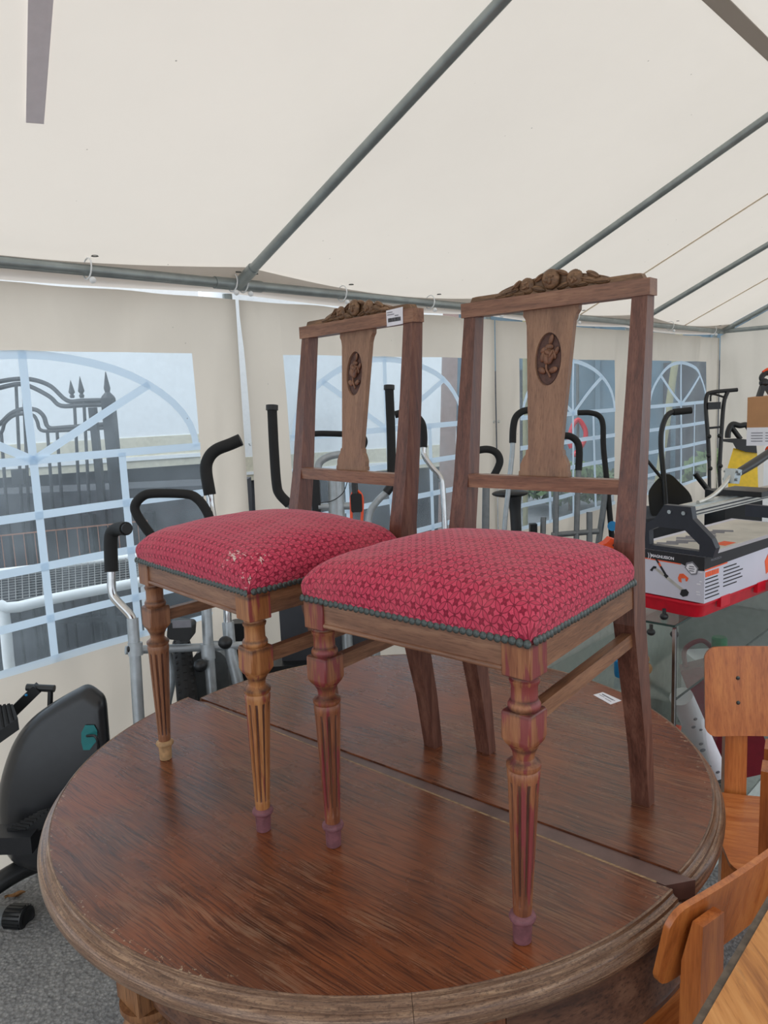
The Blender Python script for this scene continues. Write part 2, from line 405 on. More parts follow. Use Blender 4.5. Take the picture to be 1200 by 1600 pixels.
def velvet(name='red_figured_velvet', worn=None):
    k = NT(name); uv = k.n('UVMap').outputs[0]
    wn = k.n('TexNoise'); wn.inputs['Scale'].default_value = 60; k.l(uv, wn.inputs['Vector'])
    ws = k.n('VectorMath', operation='MULTIPLY_ADD'); k.l(wn.outputs['Color'], ws.inputs[0]); ws.inputs[1].default_value = (.0018, .0018, 0); k.l(uv, ws.inputs[2])
    sp = k.n('SeparateXYZ'); k.l(ws.outputs[0], sp.inputs[0])
    X = k.math('MULTIPLY', sp.outputs[0], 1 / .0290); Y = k.math('MULTIPLY', sp.outputs[1], 1 / .0365)
    p = k.math('ADD', X, Y); q = k.math('SUBTRACT', X, Y)
    def fr(v): return k.math('SUBTRACT', k.math('FRACT', k.math('ADD', v, 100.5)), .5)
    P = fr(p); Q = fr(q)
    def dist(a, b):
        dx = k.math('SUBTRACT', P, a); dy = k.math('SUBTRACT', Q, b)
        return k.math('SQRT', k.math('ADD', k.math('MULTIPLY', dx, dx), k.math('MULTIPLY', dy, dy)))
    d0 = dist(0, 0); nb = [dist(1, 0), dist(-1, 0), dist(0, 1), dist(0, -1)]
    dm = nb[0]
    for d_ in nb[1:]: dm = k.math('MINIMUM', dm, d_)
    R = .652
    def edge(v, wd): return k.math('SUBTRACT', 1.0, k.math('DIVIDE', k.math('ABSOLUTE', k.math('SUBTRACT', v, R)), wd, clamp=True), clamp=True)
    line = k.math('MAXIMUM', edge(d0, .040), edge(dm, .040))
    leafm = k.math('MULTIPLY', k.math('LESS_THAN', dm, R), k.math('LESS_THAN', d0, R))
    ang = k.math('ARCTAN2', Q, P)
    fl_r = k.math('ADD', .25, k.math('MULTIPLY', k.math('COSINE', k.math('MULTIPLY', ang, 4)), .075))
    flower = k.ramp(k.math('SUBTRACT', fl_r, d0), [(.0, 0.0), (.03, 1.0)])
    eye = k.ramp(d0, [(.05, 1.0), (.08, 0.0)])
    aP = k.math('ABSOLUTE', P); aQ = k.math('ABSOLUTE', Q)
    node = k.math('MULTIPLY', k.math('GREATER_THAN', aP, .41), k.math('GREATER_THAN', aQ, .41))
    fuzz = k.noise(uv, 900, 2)
    ground = k.ramp(fuzz, [(.35, lin((190, 54, 80))), (.65, lin((216, 84, 108)))])
    dark = lin((104, 12, 38)); mid = lin((166, 42, 68))
    col = k.mix(k.math('MULTIPLY', leafm, .45), ground, mid)
    col = k.mix(k.math('MULTIPLY', flower, .85), col, lin((114, 18, 42)))
    col = k.mix(k.math('MULTIPLY', eye, .6), col, mid)
    col = k.mix(k.math('MULTIPLY', node, .8), col, lin((126, 28, 48)))
    col = k.mix(k.math('MULTIPLY', k.math('POWER', line, .6), .85), col, dark)
    co = k.n('TexCoord').outputs['Object']
    wear = k.ramp(k.noise(co, 9, 4, .6), [(.45, 0.0), (.72, 1.0)])
    col = k.mix(k.math('MULTIPLY', wear, .28), col, lin((190, 104, 106)))
    if worn:
        for c_, rad, th_ in worn:
            dv = k.n('VectorMath', operation='DISTANCE'); k.l(co, dv.inputs[0]); dv.inputs[1].default_value = c_
            fall = k.math('SUBTRACT', 1.0, k.math('DIVIDE', dv.outputs['Value'], rad), clamp=True)
            nz = k.noise(k.mapping(co, (30, 90, 60)), 2.0, 5, .7)
            mk = k.ramp(k.math('ADD', nz, k.math('MULTIPLY', fall, .22)), [(th_, 0.0), (th_ + .03, 1.0)])
            col = k.mix(k.math('MULTIPLY', mk, k.math('GREATER_THAN', fall, .01)), col, lin((216, 196, 186)))
    k.l(col, k.b.inputs['Base Color']); k.b.inputs['Roughness'].default_value = .8
    k.b.inputs['Sheen Weight'].default_value = .35; k.b.inputs['Sheen Roughness'].default_value = .4
    k.b.inputs['Sheen Tint'].default_value = (1, .6, .65, 1); k.b.inputs['Specular IOR Level'].default_value = .2
    h = k.math('SUBTRACT', 1.0, k.math('MAXIMUM', line, k.math('MULTIPLY', flower, .6)))
    h = k.math('ADD', h, k.math('MULTIPLY', k.noise(uv, 140, 3), .6))
    k.bump(h, .5, .0014)
    return k.m
M_velvet = velvet(); M_velvet_worn = velvet('red_velvet_worn_corner', [((.165, .000, .500), .045, .70), ((.20, .030, .49), .035, .72), ((.212, -.01, .465), .03, .72)])

def asphalt():
    k = NT('asphalt'); co = k.n('TexCoord').outputs['Object']
    v = k.n('TexVoronoi'); v.inputs['Scale'].default_value = 95; k.l(co, v.inputs['Vector'])
    n1 = k.noise(co, 1.3, 4); n2 = k.noise(co, 70, 4, .7)
    f = k.math('ADD', k.math('MULTIPLY', n2, .6), k.math('ADD', k.math('MULTIPLY', n1, .2), k.math('MULTIPLY', k.noise(co, 9, 4, .7), .2)))
    col = k.ramp(f, [(.35, lin((92, 92, 94))), (.5, lin((136, 136, 136))), (.64, lin((176, 175, 172)))])
    col = k.mix(.35, col, k.ramp(v.outputs['Distance'], [(.0, lin((170, 168, 164))), (.6, lin((76, 76, 78)))]))
    k.l(col, k.b.inputs['Base Color']); k.b.inputs['Roughness'].default_value = .9
    k.bump(k.math('ADD', v.outputs['Distance'], n2), .9, .004)
    return k.m
M_asph = asphalt()

# ------------------------------------------------------------------ ground
bm = bmesh.new()
bmesh.ops.create_grid(bm, x_segments=30, y_segments=30, size=16)
for v in bm.verts: v.co.y += 8; v.co.z = -.0 + .0 * noise.noise(v.co)
tag(obj('floor', bm, M_asph), kind='structure')

# ------------------------------------------------------------------ tent walls and windows
ZB = .02; ZW0 = -.0613 + TT; ZW1 = .9549 + TT
def disp(s, z):
    a = .010 * math.sin(3.1 * s + 1.3 * z) + .007 * math.sin(9.3 * s - 2.1 * z + 1.7)
    bay = (s - S0) / SP; t = bay - math.floor(bay)
    e = math.exp(-(min(t, 1 - t) * SP / .16) ** 2)
    top = max(0, (z - (ZE - .45)) / .45)
    return a * (1 - .6 * e) + .030 * top * math.sin(s * 14.5 + .6) * (.6 + .4 * math.sin(s * 6.1)) * (1 - top * .3) * (z < ZE) - .012 * e + .01 * math.sin(4 * z + 5 * s) * (z < ZW0)
def wallpt(s, z, off=0.0): return T(s, disp(s, z) + off, z)
def wedge_edge(z): return .012 * math.sin(z * 3.0)
def grid_panel(bm, s0, s1, z0, z1, off=0.0, ds=.045, dz=.06, curve=None):
    gap = abs(s0 - (S0 + .006)) < 1e-4
    ns = max(1, int((s1 - s0) / ds)); nz = max(1, int((z1 - z0) / dz)); g = []
    for j in range(nz + 1):
        z = z0 + (z1 - z0) * j / nz; row = []
        for i in range(ns + 1):
            sl = s0 + (.004 + .020 * math.sin(PI * max(0, min(1, (ZE - .16 - z) / .95))) ** .5 if gap else 0)
            s = sl + (s1 - sl) * i / ns
            row.append(bm.verts.new(wallpt(s, z, off)))
        g.append(row)
    for j in range(nz):
        for i in range(ns): bm.faces.new((g[j][i], g[j][i + 1], g[j + 1][i + 1], g[j + 1][i]))
ZTOP = ZE - .055
bays = []      # (s_left, s_right, win_left, win_right)
for b in range(-2, 3):
    a = S0 + b * SP
    wl, wr = (a + .29, a + 1.53) if b < 0 else (a + .22, a + 1.46)
    bays.append((a + .006, a + SP - .006, wl, wr))
bm = bmesh.new()
for (a, b, wl, wr) in bays:
    grid_panel(bm, a, wl, ZB, ZTOP); grid_panel(bm, wr, b, ZB, ZTOP)
    grid_panel(bm, wl, wr, ZB, ZW0); grid_panel(bm, wl, wr, ZW1, ZTOP)
bmesh.ops.remove_doubles(bm, verts=bm.verts, dist=.0005)
# scalloped top edge between the bungee loops
tag(obj('wall_left', bm, M_wall, smooth='all'), kind='structure')
wallL = bpy.data.objects['wall_left']

def add_strip(bm, pts, wid, off=.004, th=.0012):
    P = []
    for i in range(len(pts) - 1):
        (a, b), (c, d) = pts[i], pts[i + 1]; L = math.hypot(c - a, d - b); n = max(1, int(L / .05))
        for k in range(n): P.append((a + (c - a) * k / n, b + (d - b) * k / n))
    P.append(pts[-1]); rings = []
    for i, p in enumerate(P):
        q0 = P[max(0, i - 1)]; q1 = P[min(len(P) - 1, i + 1)]; dx, dz = q1[0] - q0[0], q1[1] - q0[1]; L = math.hypot(dx, dz) or 1
        nx, nz = -dz / L * wid / 2, dx / L * wid / 2
        rings.append([bm.verts.new(wallpt(p[0] + sg * nx, p[1] + sg * nz, o)) for sg, o in ((-1, off), (1, off))])
    for a, b in zip(rings, rings[1:]): bm.faces.new((a[0], a[1], b[1], b[0]))
rows = [.609 + TT, .431 + TT, .260 + TT, .085 + TT]
for i, (a, b, wl, wr) in enumerate(bays):
    bm = bmesh.new(); grid_panel(bm, wl, wr, ZW0, ZW1, 0)
    win = tag(obj('window_%d' % (i + 1), bm, M_pvc, smooth='all'), kind='structure')
    mid = (wl + wr) / 2; q = (wr - wl) / 4; W = .027
    def band(pts, wid=W, off=.004):
        bm = bmesh.new(); add_strip(bm, pts, wid, off); obj('window_band', bm, M_band, win, smooth='all')
    for r in rows: band([(wl, r), (wr, r)])
    band([(mid, ZW0), (mid, ZW1)], W, .0055)
    for sx in (-q, q): band([(mid + sx, ZW0), (mid + sx, rows[0])], W, .0055)
    hw = (wr - wl) / 2 - .02; hh = ZW1 - rows[0] - .012
    band([(mid + hw * math.cos(t * PI / 24), rows[0] + hh * math.sin(t * PI / 24)) for t in range(25)], W, .007)
    for sg in (-1, 1): band([(mid, rows[0]), (mid + sg * hw * .72, rows[0] + hh * .70)], W, .0085)
    band([(wl, ZW0 + .008), (wr, ZW0 + .008)], .024, .0095)
# end wall
bm = bmesh.new()
nn, nz = 40, 26; g = []
for j in range(nz + 1):
    row = []
    for i in range(nn + 1):
        n = -.012 + (2 * NR + .03) * i / nn; ztop = ZE - .03 + SLOPE * (NR - abs(n - NR)) ; z = ZB + (ztop - ZB) * j / nz
        row.append(bm.verts.new(T(SEND + .012 * math.sin(5 * n) + .02 * math.sin(2.1 * n + z), n, z)))
    g.append(row)
for j in range(nz):
    for i in range(nn): bm.faces.new((g[j][i], g[j][i + 1], g[j + 1][i + 1], g[j + 1][i]))
tag(obj('wall_back', bm, M_wall, smooth='all'), kind='structure')

# roof
ZR0 = ZE + .035
def roofz(n): return ZR0 + SLOPE * (NR - abs(n - NR))
bm = bmesh.new(); g = []
s_a, s_b = S0 - 2 * SP - .05, SEND + .05
NS, NN = 90, 30
for i in range(NS + 1):
    s = s_a + (s_b - s_a) * i / NS; row = []
    for j in range(NN + 1):
        n = -.07 + (2 * NR + .14) * j / NN
        t = (s - S0) / SP; t -= math.floor(t)
        sag = .020 * math.sin(PI * t) * math.sin(PI * max(0, min(1, (NR - abs(n - NR)) / NR)) )
        row.append(bm.verts.new(T(s, n, roofz(n) - sag)))
    g.append(row)
for i in range(NS):
    for j in range(NN): bm.faces.new((g[i][j], g[i + 1][j], g[i + 1][j + 1], g[i][j + 1]))
roof = tag(obj('ceiling', bm, M_roof, smooth='all'), kind='structure')
# hem: second layer of fabric folded up inside along the eave, scalloped between loops
bm = bmesh.new(); prev = None
for i in range(161):
    s = s_a + (s_b - s_a) * i / 160; t = (s - S0) / SP; t -= math.floor(t)
    n0 = -.085 - .0 * t; n1 = .075 - .045 * math.sin(PI * t)
    zo = -.013
    v = [bm.verts.new(T(s, n0 + (n1 - n0) * k / 3, roofz(n0 + (n1 - n0) * k / 3) + zo - .02 * math.sin(PI * t))) for k in range(4)]
    if prev:
        for k in range(3): bm.faces.new((prev[k], v[k], v[k + 1], prev[k + 1]))
    prev = v
obj('roof_hem', bm, M_hem, roof, smooth='all')
# ridge seam strip
bm = bmesh.new()
add_hex(bm, [T(s_a, NR - .03, roofz(NR) - .030), T(s_b, NR - .03, roofz(NR) - .030), T(s_b, NR + .03, roofz(NR) - .030), T(s_a, NR + .03, roofz(NR) - .030),
             T(s_a, NR - .03, roofz(NR) - .026), T(s_b, NR - .03, roofz(NR) - .026), T(s_b, NR + .03, roofz(NR) - .026), T(s_a, NR + .03, roofz(NR) - .026)])
obj('ridge_seam', bm, M_hem, roof)
# grey sheet under the roof: painted shadow of a strip lying on top
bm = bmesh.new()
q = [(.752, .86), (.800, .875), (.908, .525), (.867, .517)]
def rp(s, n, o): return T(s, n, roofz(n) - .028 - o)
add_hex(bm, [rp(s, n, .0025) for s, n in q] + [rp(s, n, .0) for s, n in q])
obj('strip_shadow', bm, M_stripshadow, roof)
# thin seams of the roof fabric
for sc, r in ((S0 + 1.5 * SP + .05, .004), (S0 + 2.5 * SP, .004)):
    obj_ = tube('roof_seam', [T(sc, n, roofz(n) - .026) for n in (-.02, .4, .8, 1.2, 1.5)], r, M_wall, roof, 6, 2)

# ------------------------------------------------------------------ tent frame
fr = thing('tent_frame', 'galvanised steel tube frame carrying the white tent', 'tent frame', T(S0, 0, 0))
inv = Matrix.Translation(-Vector(fr.location))
def fl(p): return Vector(p) - Vector(fr.location)
tube('eave_rail', [fl(T(s_a, 0.015, ZE)), fl(T(SEND, 0.015, ZE))], .019, M_galv, fr, 16, 1)
tube('eave_rail', [fl(T(s_a, 2 * NR, ZE)), fl(T(SEND, 2 * NR, ZE))], .019, M_galv, fr, 12, 1)
tube('end_rail', [fl(T(SEND - .02, 0, ZE)), fl(T(SEND - .02, 2 * NR, ZE))], .019, M_galv, fr, 12, 1)
for b in range(-2, 4):
    s = S0 + b * SP
    if b == 3: s = SEND - .02
    e0 = T(s, .015, ZE); r0 = T(s, NR, ZE + SLOPE * NR - .01)
    tube('rafter', [fl(e0), fl(r0)], .0185, M_galv, fr, 16, 1)
    tube('rafter', [fl(r0), fl(T(s, 2 * NR, ZE))], .0185, M_galv, fr, 12, 1)
    d = (r0 - e0).normalized()
    tube('socket', [fl(e0), fl(e0 + d * .11)], .023, M_galv, fr, 16, 1)
    tube('socket', [fl(T(s - .11, .015, ZE)), fl(T(s + .11, .015, ZE))], .0225, M_galv, fr, 16, 1)
    tube('post', [fl(T(s - .012, -.045, 0)), fl(T(s - .012, -.045, ZE - .03))], .019, M_galv, fr, 12, 1)
    tube('post', [fl(T(s, 2 * NR, 0)), fl(T(s, 2 * NR, ZE))], .019, M_galv, fr, 12, 1)
# bungee loops with white balls, eyelets
def bungee(s, dn, where):
    t = thing('bungee_loop', where, 'bungee', T(s, .02, ZE), 0, 'bungee loops on the eave rail')
    o = Vector(t.location)
    ring = [T(s + .004 * math.sin(a) + dn * .3, .015 + .030 * math.cos(a), ZE + .005 + .034 * math.sin(a)) - o for a in [2 * PI * k / 12 for k in range(13)]]
    tube('cord', ring, .0028, M_whitep, t, 6, 2)
    bm = bmesh.new(); add_blob(bm, T(s + dn, .045, ZE - .036) - o, (.011, .011, .011)); obj('ball', bm, M_whitep, t, smooth='all')
    bm = bmesh.new(); bmesh.ops.create_cone(bm, segments=14, radius1=.012, radius2=.010, depth=.003, matrix=Matrix.Translation(T(s + dn * 1.5, .075, roofz(.075) - .034) - o)); obj('eyelet', bm, M_brass, t, smooth=True)
bungee(S0 - .022, -.012, 'bungee loop with white ball left of the first post joint')
bungee(S0 + .022, .012, 'bungee loop with white ball right of the first post joint')
bungee(.09 + .1 + 1.05, 0, 'bungee loop with white ball alone on the rail above the left window')
bungee(S0 + .56, 0, 'bungee loop on the rail above the carved top of the rear chair')
bungee(S0 + 1.17, 0, 'bungee loop on the rail just right of the price sticker')
bungee(S0 + SP, 0, 'bungee loop on the rail behind the splat of the front chair')
bungee(S0 + SP + .87, 0, 'bungee loop on the rail right of the front chair splat')
bungee(S0 + 2 * SP + .6, 0, 'bungee loop on the rail right of the front chair crest')
bungee(SEND - .25, 0, 'bungee loop on the rail next to the far tent corner')
# lacing eyelets beside the gaps of the wall
bm = bmesh.new()
for b in range(0, 3):
    for z in (.60 + TT, .27 + TT, -.05 + TT):
        for sg in (-1, 1):
            s = S0 + b * SP + sg * .022
            R = (T(0, 1, 0) - T(0, 0, 0)).to_track_quat('Z', 'Y').to_matrix().to_4x4()
            bmesh.ops.create_cone(bm, segments=12, radius1=.009, radius2=.007, depth=.004, matrix=Matrix.Translation(wallpt(s, z, .003)) @ R)
obj('eyelets', bm, M_steelb, wallL, smooth=True)

# ------------------------------------------------------------------ dining table
table = thing('extending_table', 'large round extending oak table with worn dark top, the two red chairs standing on it', 'table', (0, 1.5, 0))
def tl(p): return Vector((p[0], p[1] - 1.5, p[2]))
PROF = [(0, 0), (.002, .0010), (.004, 0), (.0045, -.0060), (.008, -.0095), (.012, -.0105), (.0130, -.0160), (.0155, -.0165), (.0205, -.0205), (.0232, -.029), (.0228, -.038), (.019, -.044), (.0125, -.0475), (.010, -.050), (.0, -.050)]
def half(cx, cy, r, e0, off, side, mat, mould):
    # side=+1: keep m.(p-c) >= off ; -1: keep <= off
    e = Vector((math.cos(e0), math.sin(e0))); m = Vector((math.sin(e0), -math.cos(e0)))
    a0 = math.acos(off / r); am = math.atan2(m.y, m.x)
    lo, hi = (am - a0, am + a0) if side > 0 else (am + a0, am + 2 * PI - a0)
    N = 120; pts = [(cx + r * math.cos(lo + (hi - lo) * i / N), cy + r * math.sin(lo + (hi - lo) * i / N)) for i in range(N + 1)]
    bm = bmesh.new()
    topv = [bm.verts.new(tl((x, y, TT))) for x, y in pts]; botv = [bm.verts.new(tl((x, y, TT - .045))) for x, y in pts]
    bm.faces.new(topv); bm.faces.new(botv[::-1]); n = len(pts)
    for i in range(n): bm.faces.new((topv[i], botv[i], botv[(i + 1) % n], topv[(i + 1) % n]))
    obj('tabletop_half', bm, mat, table)
    # moulding, split where the photograph shows a joint
    cuts = [0, 92 if side > 0 else N // 2, N]
    for c0, c1 in zip(cuts, cuts[1:]):
        bm = bmesh.new(); prev = None
        for i in range(c0, c1 + 1):
            a = lo + (hi - lo) * i / N
            if i == c1 and c1 != N: a -= .0011
            ring = [bm.verts.new(tl((cx + (r + dr) * math.cos(a), cy + (r + dr) * math.sin(a), TT + dz))) for dr, dz in PROF]
            if prev:
                for k in range(len(ring)): bm.faces.new((prev[k], ring[k], ring[(k + 1) % len(ring)], prev[(k + 1) % len(ring)]))
            else: bm.faces.new(ring)
            prev = ring
        bm.faces.new(prev[::-1]); obj('edge_moulding', bm, mould, table, smooth=True)
    return e, m
def mould_mat():
    k = NT('oak_edge_moulding'); co = k.n('TexCoord').outputs['Object']
    g = k.n('NewGeometry').outputs['Position']
    at2 = k.n('SeparateXYZ'); k.l(co, at2.inputs[0])
    ang = k.math('ARCTAN2', at2.outputs[1], at2.outputs[0])
    cv = k.n('CombineXYZ'); k.l(k.math('MULTIPLY', ang, 5), cv.inputs[0]); k.l(k.math('MULTIPLY', at2.outputs[2], 260), cv.inputs[1])
    k.l(k.math('MULTIPLY', k.math('ADD', k.math('ABSOLUTE', at2.outputs[0]), k.math('ABSOLUTE', at2.outputs[1])), 6), cv.inputs[2])
    f = k.noise(cv.outputs[0], 1.6, 6, .7, .6); p = k.noise(k.mapping(cv.outputs[0], (8, 1, 1)), 3, 4, .6)
    col = k.ramp(f, [(.32, lin((84, 60, 46))), (.5, lin((122, 92, 72))), (.66, lin((162, 132, 106)))])
    col = k.mix(k.math('MULTIPLY', k.ramp(p, [(.40, 1.0), (.48, 0.0)]), .5), col, lin((56, 38, 30)))
    k.l(col, k.b.inputs['Base Color']); k.b.inputs['Roughness'].default_value = .28; k.bump(p, .3, .0008)
    return k.m
M_mould = mould_mat()
CN = (-.0372, 1.5025); RN = .637; CF = (.0113, 1.5399); RF = .620
half(CN[0], CN[1], RN, math.radians(-42.05) + 0, .039, 1, M_oakN, M_mould)
half(CF[0], CF[1], RF, math.radians(-40.55) + 0, .067, -1, M_oakF, M_mould)
# wedge-shaped bearer rail between the halves with a bare worn lip
N1, N2, F1, F2 = Vector((-.524, 1.888, 0)), Vector((.406, 1.050, 0)), Vector((-.478, 1.870, 0)), Vector((.454, 1.073, 0))
dN = (N2 - N1).normalized(); dF = (F2 - F1).normalized(); mN = Vector((dN.y, -dN.x, 0))
mN = Vector((math.sin(math.radians(-42.05)), -math.cos(math.radians(-42.05)), 0))
A1, A2 = N1 - mN * .006, N2 - mN * .007
B1, B2 = F1 - Vector((0, 0, 0)) + mN * .0015, F2 + mN * .0015
def seam_hex(a1, a2, b2, b1, z0, z1): return [tl((p.x, p.y, z)) for z in (z0, z1) for p in (a1, a2, b2, b1)]
bm = bmesh.new(); add_hex(bm, seam_hex(A1 + dN * .02, A2 - dN * .006, B2 + dF * .004, B1, TT - .032, TT - .003)); obj('bearer_rail', bm, plain('bearer_dark_wood', (104, 78, 72), .4, var=.2, scale=20), table, bevel=.004)
bm = bmesh.new(); L1 = A1 + mN * .0045; L2 = A2 + mN * .0045
add_hex(bm, seam_hex(L1 + dN * .05, L2 - dN * .02, A2 - dN * .02, A1 + dN * .05, TT - .03, TT - .0015)); obj('worn_lip', bm, wood('bare_worn_lip', (120, 92, 68), (166, 134, 98), (196, 166, 126), 'x', .7, 4), table, bevel=.001)
# apron: two curved boards under each half
def apron(c, r, lo, hi, mat, nm='apron', z0=TT - .17, z1=TT - .05, th=.022):
    bm = bmesh.new(); prev = None; N = 40
    for i in range(N + 1):
        a = lo + (hi - lo) * i / N
        ring = [bm.verts.new(tl((c[0] + rr * math.cos(a), c[1] + rr * math.sin(a), z))) for rr, z in ((r, z0), (r, z0 + .006), (r + .002, z0 + .012), (r, z0 + .016), (r, z1), (r - th, z1), (r - th, z0))]
        if prev:
            for k in range(7): bm.faces.new((prev[k], ring[k], ring[(k + 1) % 7], prev[(k + 1) % 7]))
        else: bm.faces.new(ring)
        prev = ring
    bm.faces.new(prev[::-1]); return obj(nm, bm, mat, table, smooth=True)
R_ = math.radians
CA = (.02, 1.47)
apron(CA, .585, R_(-215), R_(-83.3), W_apron); apron(CA, .585, R_(-78.8), R_(-46), W_apron)
apron(CA, .583, R_(-83.2), R_(-78.9), wood('apron_insert', (92, 52, 32), (122, 72, 46), (140, 88, 58), 'z', .45, 2, pores=.4), 'apron_insert')
apron(CF, .585, R_(-36), R_(134), W_apron)
LGX, LGY = -.412, 1.088
def turned_leg(x, y):
    bm = bmesh.new()
    pr = [(.026, 0), (.032, .012), (.036, .03), (.030, .05), (.024, .06), (.034, .085), (.043, .14), (.050, .26), (.051, .38), (.046, .45), (.036, .50), (.030, .515), (.040, .525), (.046, .535), (.040, .55), (.036, .56), (.045, .575), (.045, .585)]
    add_lathe(bm, pr, 28, tl((x, y, 0))); add_box(bm, tl((x, y, .648)), (.07, .07, .125), Matrix.Rotation(.8, 3, "Z")); return obj('leg', bm, W_tleg, table, smooth=True)
for x, y in ((LGX, LGY), (.10, .97), (-.42, 1.74), (.40, 1.50), (.02, 2.02), (.46, 1.80)): turned_leg(x, y)
for a, b in (((LGX, LGY), (.02, 2.02)), ((.10, .97), (.46, 1.80)), ((-.42, 1.74), (.40, 1.50))):
    bm = bmesh.new(); add_bar(bm, tl((a[0], a[1], TT - .09)), tl((b[0], b[1], TT - .09)), .03, .06); obj('slide_rail', bm, W_under, table)

# ------------------------------------------------------------------ the two dining chairs
def chair(name, label, X, Y, t, wf, a, c, sc, legmats, footmats, group):
    root = thing(name, label, 'chair', (X, Y, TT), t, group)
    b = .012; hs = .4346 * sc; hb = .3858 * sc; H = .930; Hb = .903; wr = .1886 + (wf - .1863); bh = .022
    cy0 = .4334
    # profile of the rear post: z, outer half width x, front y, width, depth
    PP = [(0, wr, .4334, .033, .024), (.12, wr + .001, .415, .034, .031), (.26, wr + .002, .382, .036, .042), (.36, wr + .003, .358, .037, .047), (.44, wr + .003, .354, .037, .047),
          (.50, wr + .001, .362, .036, .042), (.60, wr - .001, .381, .034, .037), (.75, wr - .003, .402, .030, .033), (.905, c - .005, .4234, .027, .028)]
    for sg in (-1, 1):
        bm = bmesh.new(); rings = []
        for z, xo, yf, wd, dp in PP:
            xi = xo - wd
            rings.append([bm.verts.new((sg * x, y, z)) for x, y in ((xi, yf), (xo, yf), (xo, yf + dp), (xi, yf + dp))])
        for p, q_ in zip(rings, rings[1:]):
            for k in range(4): bm.faces.new((p[k], p[(k + 1) % 4], q_[(k + 1) % 4], q_[k]))
        bm.faces.new(rings[0]); bm.faces.new(rings[-1])
        obj('rear_post', bm, W_chair, root, bevel=.0018)
    # front legs
    for i, sg in enumerate((-1, 1)):
        lm = legmats[i]; bx, by = sg * (a - bh), -b + bh; fx = sg * wf
        sh = ((bx - fx) / hb, by / hb)
        bm = bmesh.new()
        add_box(bm, (bx, by, (hs + hb) / 2), (bh * 2, bh * 2, hs - hb))
        bmesh.ops.bevel(bm, geom=list(bm.edges), offset=.0012, segments=1, affect='EDGES')
        k = hb / .3858
        up = [(.0185, .333), (.0205, .338), (.0222, .342), (.0222, .346), (.0200, .350), (.0182, .352), (.0180, .360), (.0180, .372), (.0200, .375), (.0208, .379), (.0185, .381), (.018, .388)]
        up2 = [(.014, .252), (.021, .254), (.0235, .2575), (.0235, .262), (.018, .266), (.0145, .270), (.0155, .278), (.019, .285), (.021, .290), (.0, .29)]
        add_lathe(bm, [(r, z * k) for r, z in up], 28, (fx, 0, 0), sh)
        add_lathe(bm, [(r, z * k) for r, z in up2[:-1]], 28, (fx, 0, 0), sh)
        # lower square block with chamfered corners
        pr = []
        for z, h, ch in ((.285, .016, .007), (.294, .0222, .0075), (.300, .0226, .0022), (.335, .0226, .0022), (.3375, .0218, .003), (.338, .0212, .003)):
            z *= k; cx_, cy_ = fx + sh[0] * z, sh[1] * z
            pr.append([bm.verts.new((cx_ + x, cy_ + y, z)) for x, y in ((-h + ch, -h), (h - ch, -h), (h, -h + ch), (h, h - ch), (h - ch, h), (-h + ch, h), (-h, h - ch), (-h, -h + ch))])
        for p, q_ in zip(pr, pr[1:]):
            for m in range(8): bm.faces.new((p[m], p[(m + 1) % 8], q_[(m + 1) % 8], q_[m]))
        bm.faces.new(pr[0][::-1]); bm.faces.new(pr[-1])
        # fluted taper
        fp = [(.0125, .040), (.0132, .052), (.0134, .056)] + [(.0134 + (.0215 - .0134) * j / 12, .058 + (.238 - .058) * j / 12) for j in range(13)] + [(.0222, .244), (.0225, .251), (.021, .254)]
        seg = 120; rings = []
        for r, z in fp:
            ring = []
            for m in range(seg):
                an = 2 * PI * m / seg; f = 0
                if .0575 < z < .241:
                    cc = math.cos(an * 10 + .6); f = .0042 * (max(0, cc - .15) / .85) ** .55 * (1 if .06 < z < .236 else .3)
                rr = r - f * r / .02; zz = z * k
                ring.append(bm.verts.new((fx + rr * math.cos(an) + sh[0] * zz, rr * math.sin(an) + sh[1] * zz, zz)))
            rings.append(ring)
        for p, q_ in zip(rings, rings[1:]):
            for m in range(seg):
                fc = bm.faces.new((p[m], p[(m + 1) % seg], q_[(m + 1) % seg], q_[m]))
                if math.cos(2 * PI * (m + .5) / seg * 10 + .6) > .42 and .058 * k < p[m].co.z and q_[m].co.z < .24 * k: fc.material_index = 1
        bm.faces.new(rings[0][::-1]); bm.faces.new(rings[-1])
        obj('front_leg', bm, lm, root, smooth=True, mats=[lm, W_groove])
        bm = bmesh.new()
        add_lathe(bm, [(.0115, 0), (.0128, .001), (.0138, .028), (.0148, .031), (.0178, .033), (.0190, .0365), (.0178, .040), (.0145, .042), (.0128, .043)], 24, (fx, 0, 0), sh)
        obj('foot', bm, footmats[i], root, smooth=True)
    # seat rails
    bm = bmesh.new(); rb = hs - .043
    add_box(bm, (0, -b + .004 + .010, (hs + rb) / 2), (2 * (a - 2 * bh), .020, hs - rb)); obj('front_rail', bm, W_rail, root, bevel=.001)
    tube('bead', [(-(a - 2 * bh), -b + .0045, rb + .003), ((a - 2 * bh), -b + .0045, rb + .003)], .0042, W_rail, root, 10, 1)
    xo = wr + .003
    for sg in (-1, 1):
        bm = bmesh.new(); p0 = Vector((sg * (a - .003), -b + 2 * bh, 0)); p1 = Vector((sg * (xo - .002), .356, 0)); w_ = Vector((-sg * .02, 0, 0))
        add_hex(bm, [Vector((v.x, v.y, rb)) for v in (p0, p1, p1 + w_, p0 + w_)] + [Vector((v.x, v.y, hs)) for v in (p0, p1, p1 + w_, p0 + w_)])
        obj('side_rail', bm, W_side, root, bevel=.001)
        bm = bmesh.new(); add_bar(bm, (sg * (wf + .001), .018, .318), (sg * (wr - .012), .384, .334), .016, .024); obj('stretcher', bm, W_side, root, bevel=.0015)
